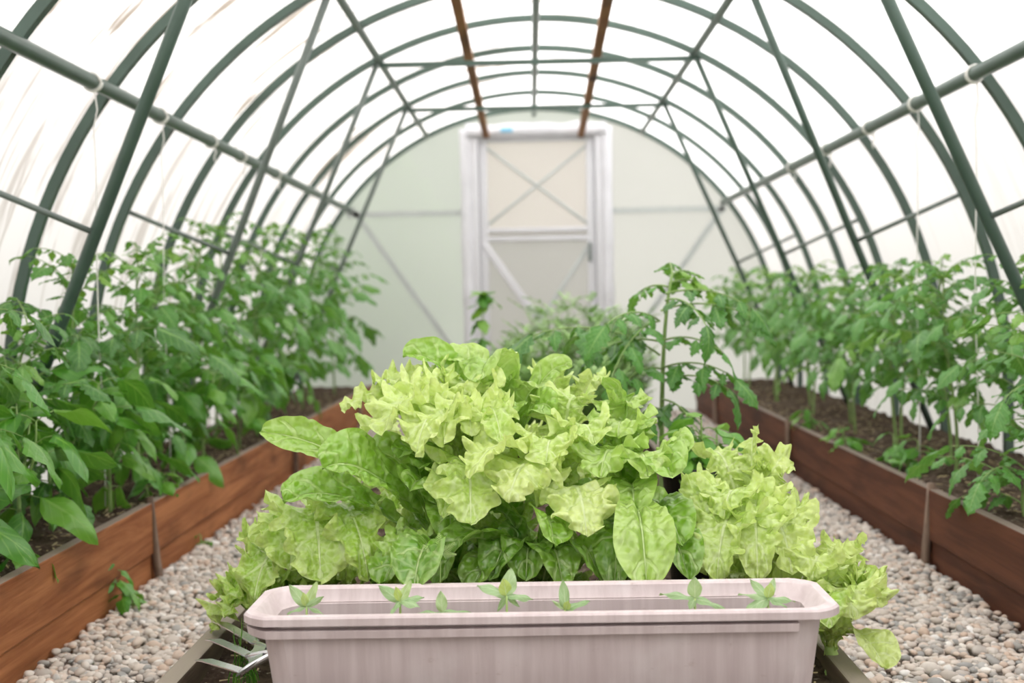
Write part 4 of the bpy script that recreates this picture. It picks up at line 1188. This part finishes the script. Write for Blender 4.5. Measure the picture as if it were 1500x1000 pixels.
D = 1.775
SD = [(449, 888, [(-26, -33, .0, .85, .35), (14, -38, .01, .8, .75), (-5, -20, -.01, .9, .95), (24, -15, -.01, .6, .3), (-30, 5, -.01, .6, .15), (30, 8, .0, .5, .2)], 'leftmost young seedling in the planter, with pointed leaves'),
      (586, 880, [(-32, -24, .0, .9, .25), (16, -32, .01, .85, .7), (-6, -20, -.012, .9, .95), (34, -12, -.0, .8, .2), (28, 2, -.02, .8, .35), (-16, 18, -.02, .8, .2)], 'second seedling from the left, with a yellowish heart'),
      (648, 897, [(-2, -32, .0, 1.1, .6), (-44, -6, .0, .5, .1), (44, -8, .0, .5, .15)], 'third seedling from the left, showing one upright blunt leaf'),
      (742, 872, [(-40, -23, .0, 1.0, .3), (6, -42, .012, 1.2, .45), (-4, -24, -.012, 1.3, .95), (40, -2, .0, .75, .2), (-14, 26, .0, .6, .2), (20, 18, .0, .6, .1)], 'tallest seedling in the middle of the planter, with a rounded top leaf'),
      (828, 893, [(-2, -46, .006, .75, .25), (-20, -15, -.0, .5, .6), (34, -20, .0, .75, .15), (4, -12, -.012, 1.2, .95)], 'fifth seedling from the left, with one narrow upright leaf'),
      (1018, 876, [(0, -30, -.008, 1.35, .6), (-50, -16, .0, .6, .2), (52, 10, -.01, .6, .2), (-8, 16, -.01, 1.3, .3)], 'second seedling from the right, with two long level leaves'),
      (1125, 876, [(-26, -30, .01, .8, .3), (10, -32, .01, .8, .5), (4, -22, -.008, 1.2, .85), (-42, -14, .0, .5, .4), (42, -4, .0, .6, .2), (-36, 14, -.02, .95, .2), (30, 8, -.01, .9, .15)], 'rightmost bushy seedling in the planter')]
for px, py, lv, lb in SD: seedling(px, py, D, lv, lb)

# ------------------------------------------------------------------ little things by the planter
# carrot sprig among the lettuces
b = np.array([*W(640, 860, 1.98)[:2], SZ]); o = empty('carrot_seedling', tuple(b), 'single feathery carrot sprig among the lettuces above the planter rim', 'sprig'); ms, mf = MB(), MB()
nd = W(645, 812, 1.97); tube(ms, bez(b, b + UP * .06, nd - UP * .04, nd, 8), .0011, 6)
for dx, dy in ((-2, -32), (-32, 4), (24, 0), (-26, -14), (22, -18)):
    e = W(645 + dx, 812 + dy, 1.96); v = e - nd; L = np.linalg.norm(v); d = unit(v); s = unit(np.cross(d, np.array([0, -1, .3])))
    tube(ms, np.array([nd, e]), .0006, 4, False)
    for m in range(9):
        f = .2 + .09 * m; g = nd + v * f
        for sg in (-1, 1):
            dd = unit(d * .6 + s * sg); l = L * .30 * (1.15 - f); t = np.cross(dd, np.array([0, -1, 0])) * .0011
            mf.add(np.array([g - t, g + t, g + dd * l + t * .3, g + dd * l - t * .3]), np.array([[0, 1, 2, 3]]))
mf.build('foliage', M['fri'], o, tuple(b)); ms.build('stem', M['lstem'], o, tuple(b))
# grass tuft
R = random.Random(2); b = Wz(357, 1002, .09); mb = MB()
for i in range(26):
    px = R.uniform(342, 372); e = W(px + R.uniform(-8, 6), R.uniform(905, 985), b[1] + R.uniform(-.02, .02)); s0 = b + np.array([R.uniform(-.025, .025), R.uniform(-.02, .02), 0])
    P = bez(s0, s0 + UP * .03, e - UP * .02, e, 6); tube(mb, P, np.linspace(.0012, .0004, 6), 4, False, R.uniform(.4, .95))
tag(mb.build('grass_tuft', M['pep'], None, tuple(b)), 'tuft of thin grass between the hand fork and the planter', 'grass')
SKY = 3.15
# ------------------------------------------------------------------ daylight
w = bpy.data.worlds.new('overcast_sky'); SC.world = w; w.use_nodes = True
nt = w.node_tree; bg = nt.nodes['Background']; bg.inputs[0].default_value = (1.0, 0.978, 0.972, 1)
tc = nt.nodes.new('ShaderNodeTexCoord'); sx = nt.nodes.new('ShaderNodeSeparateXYZ'); nt.links.new(tc.outputs['Generated'], sx.inputs[0])
mr = nt.nodes.new('ShaderNodeMapRange'); mr.inputs['From Min'].default_value = 0.0; mr.inputs['From Max'].default_value = 1.0
mr.inputs['To Min'].default_value = SKY * 0.12; mr.inputs['To Max'].default_value = SKY * 2.3
pw = nt.nodes.new('ShaderNodeMath'); pw.operation = 'POWER'; pw.inputs[1].default_value = 2.0; pw.use_clamp = True
nt.links.new(sx.outputs[2], pw.inputs[0]); nt.links.new(pw.outputs[0], mr.inputs[0]); nt.links.new(mr.outputs[0], bg.inputs[1])
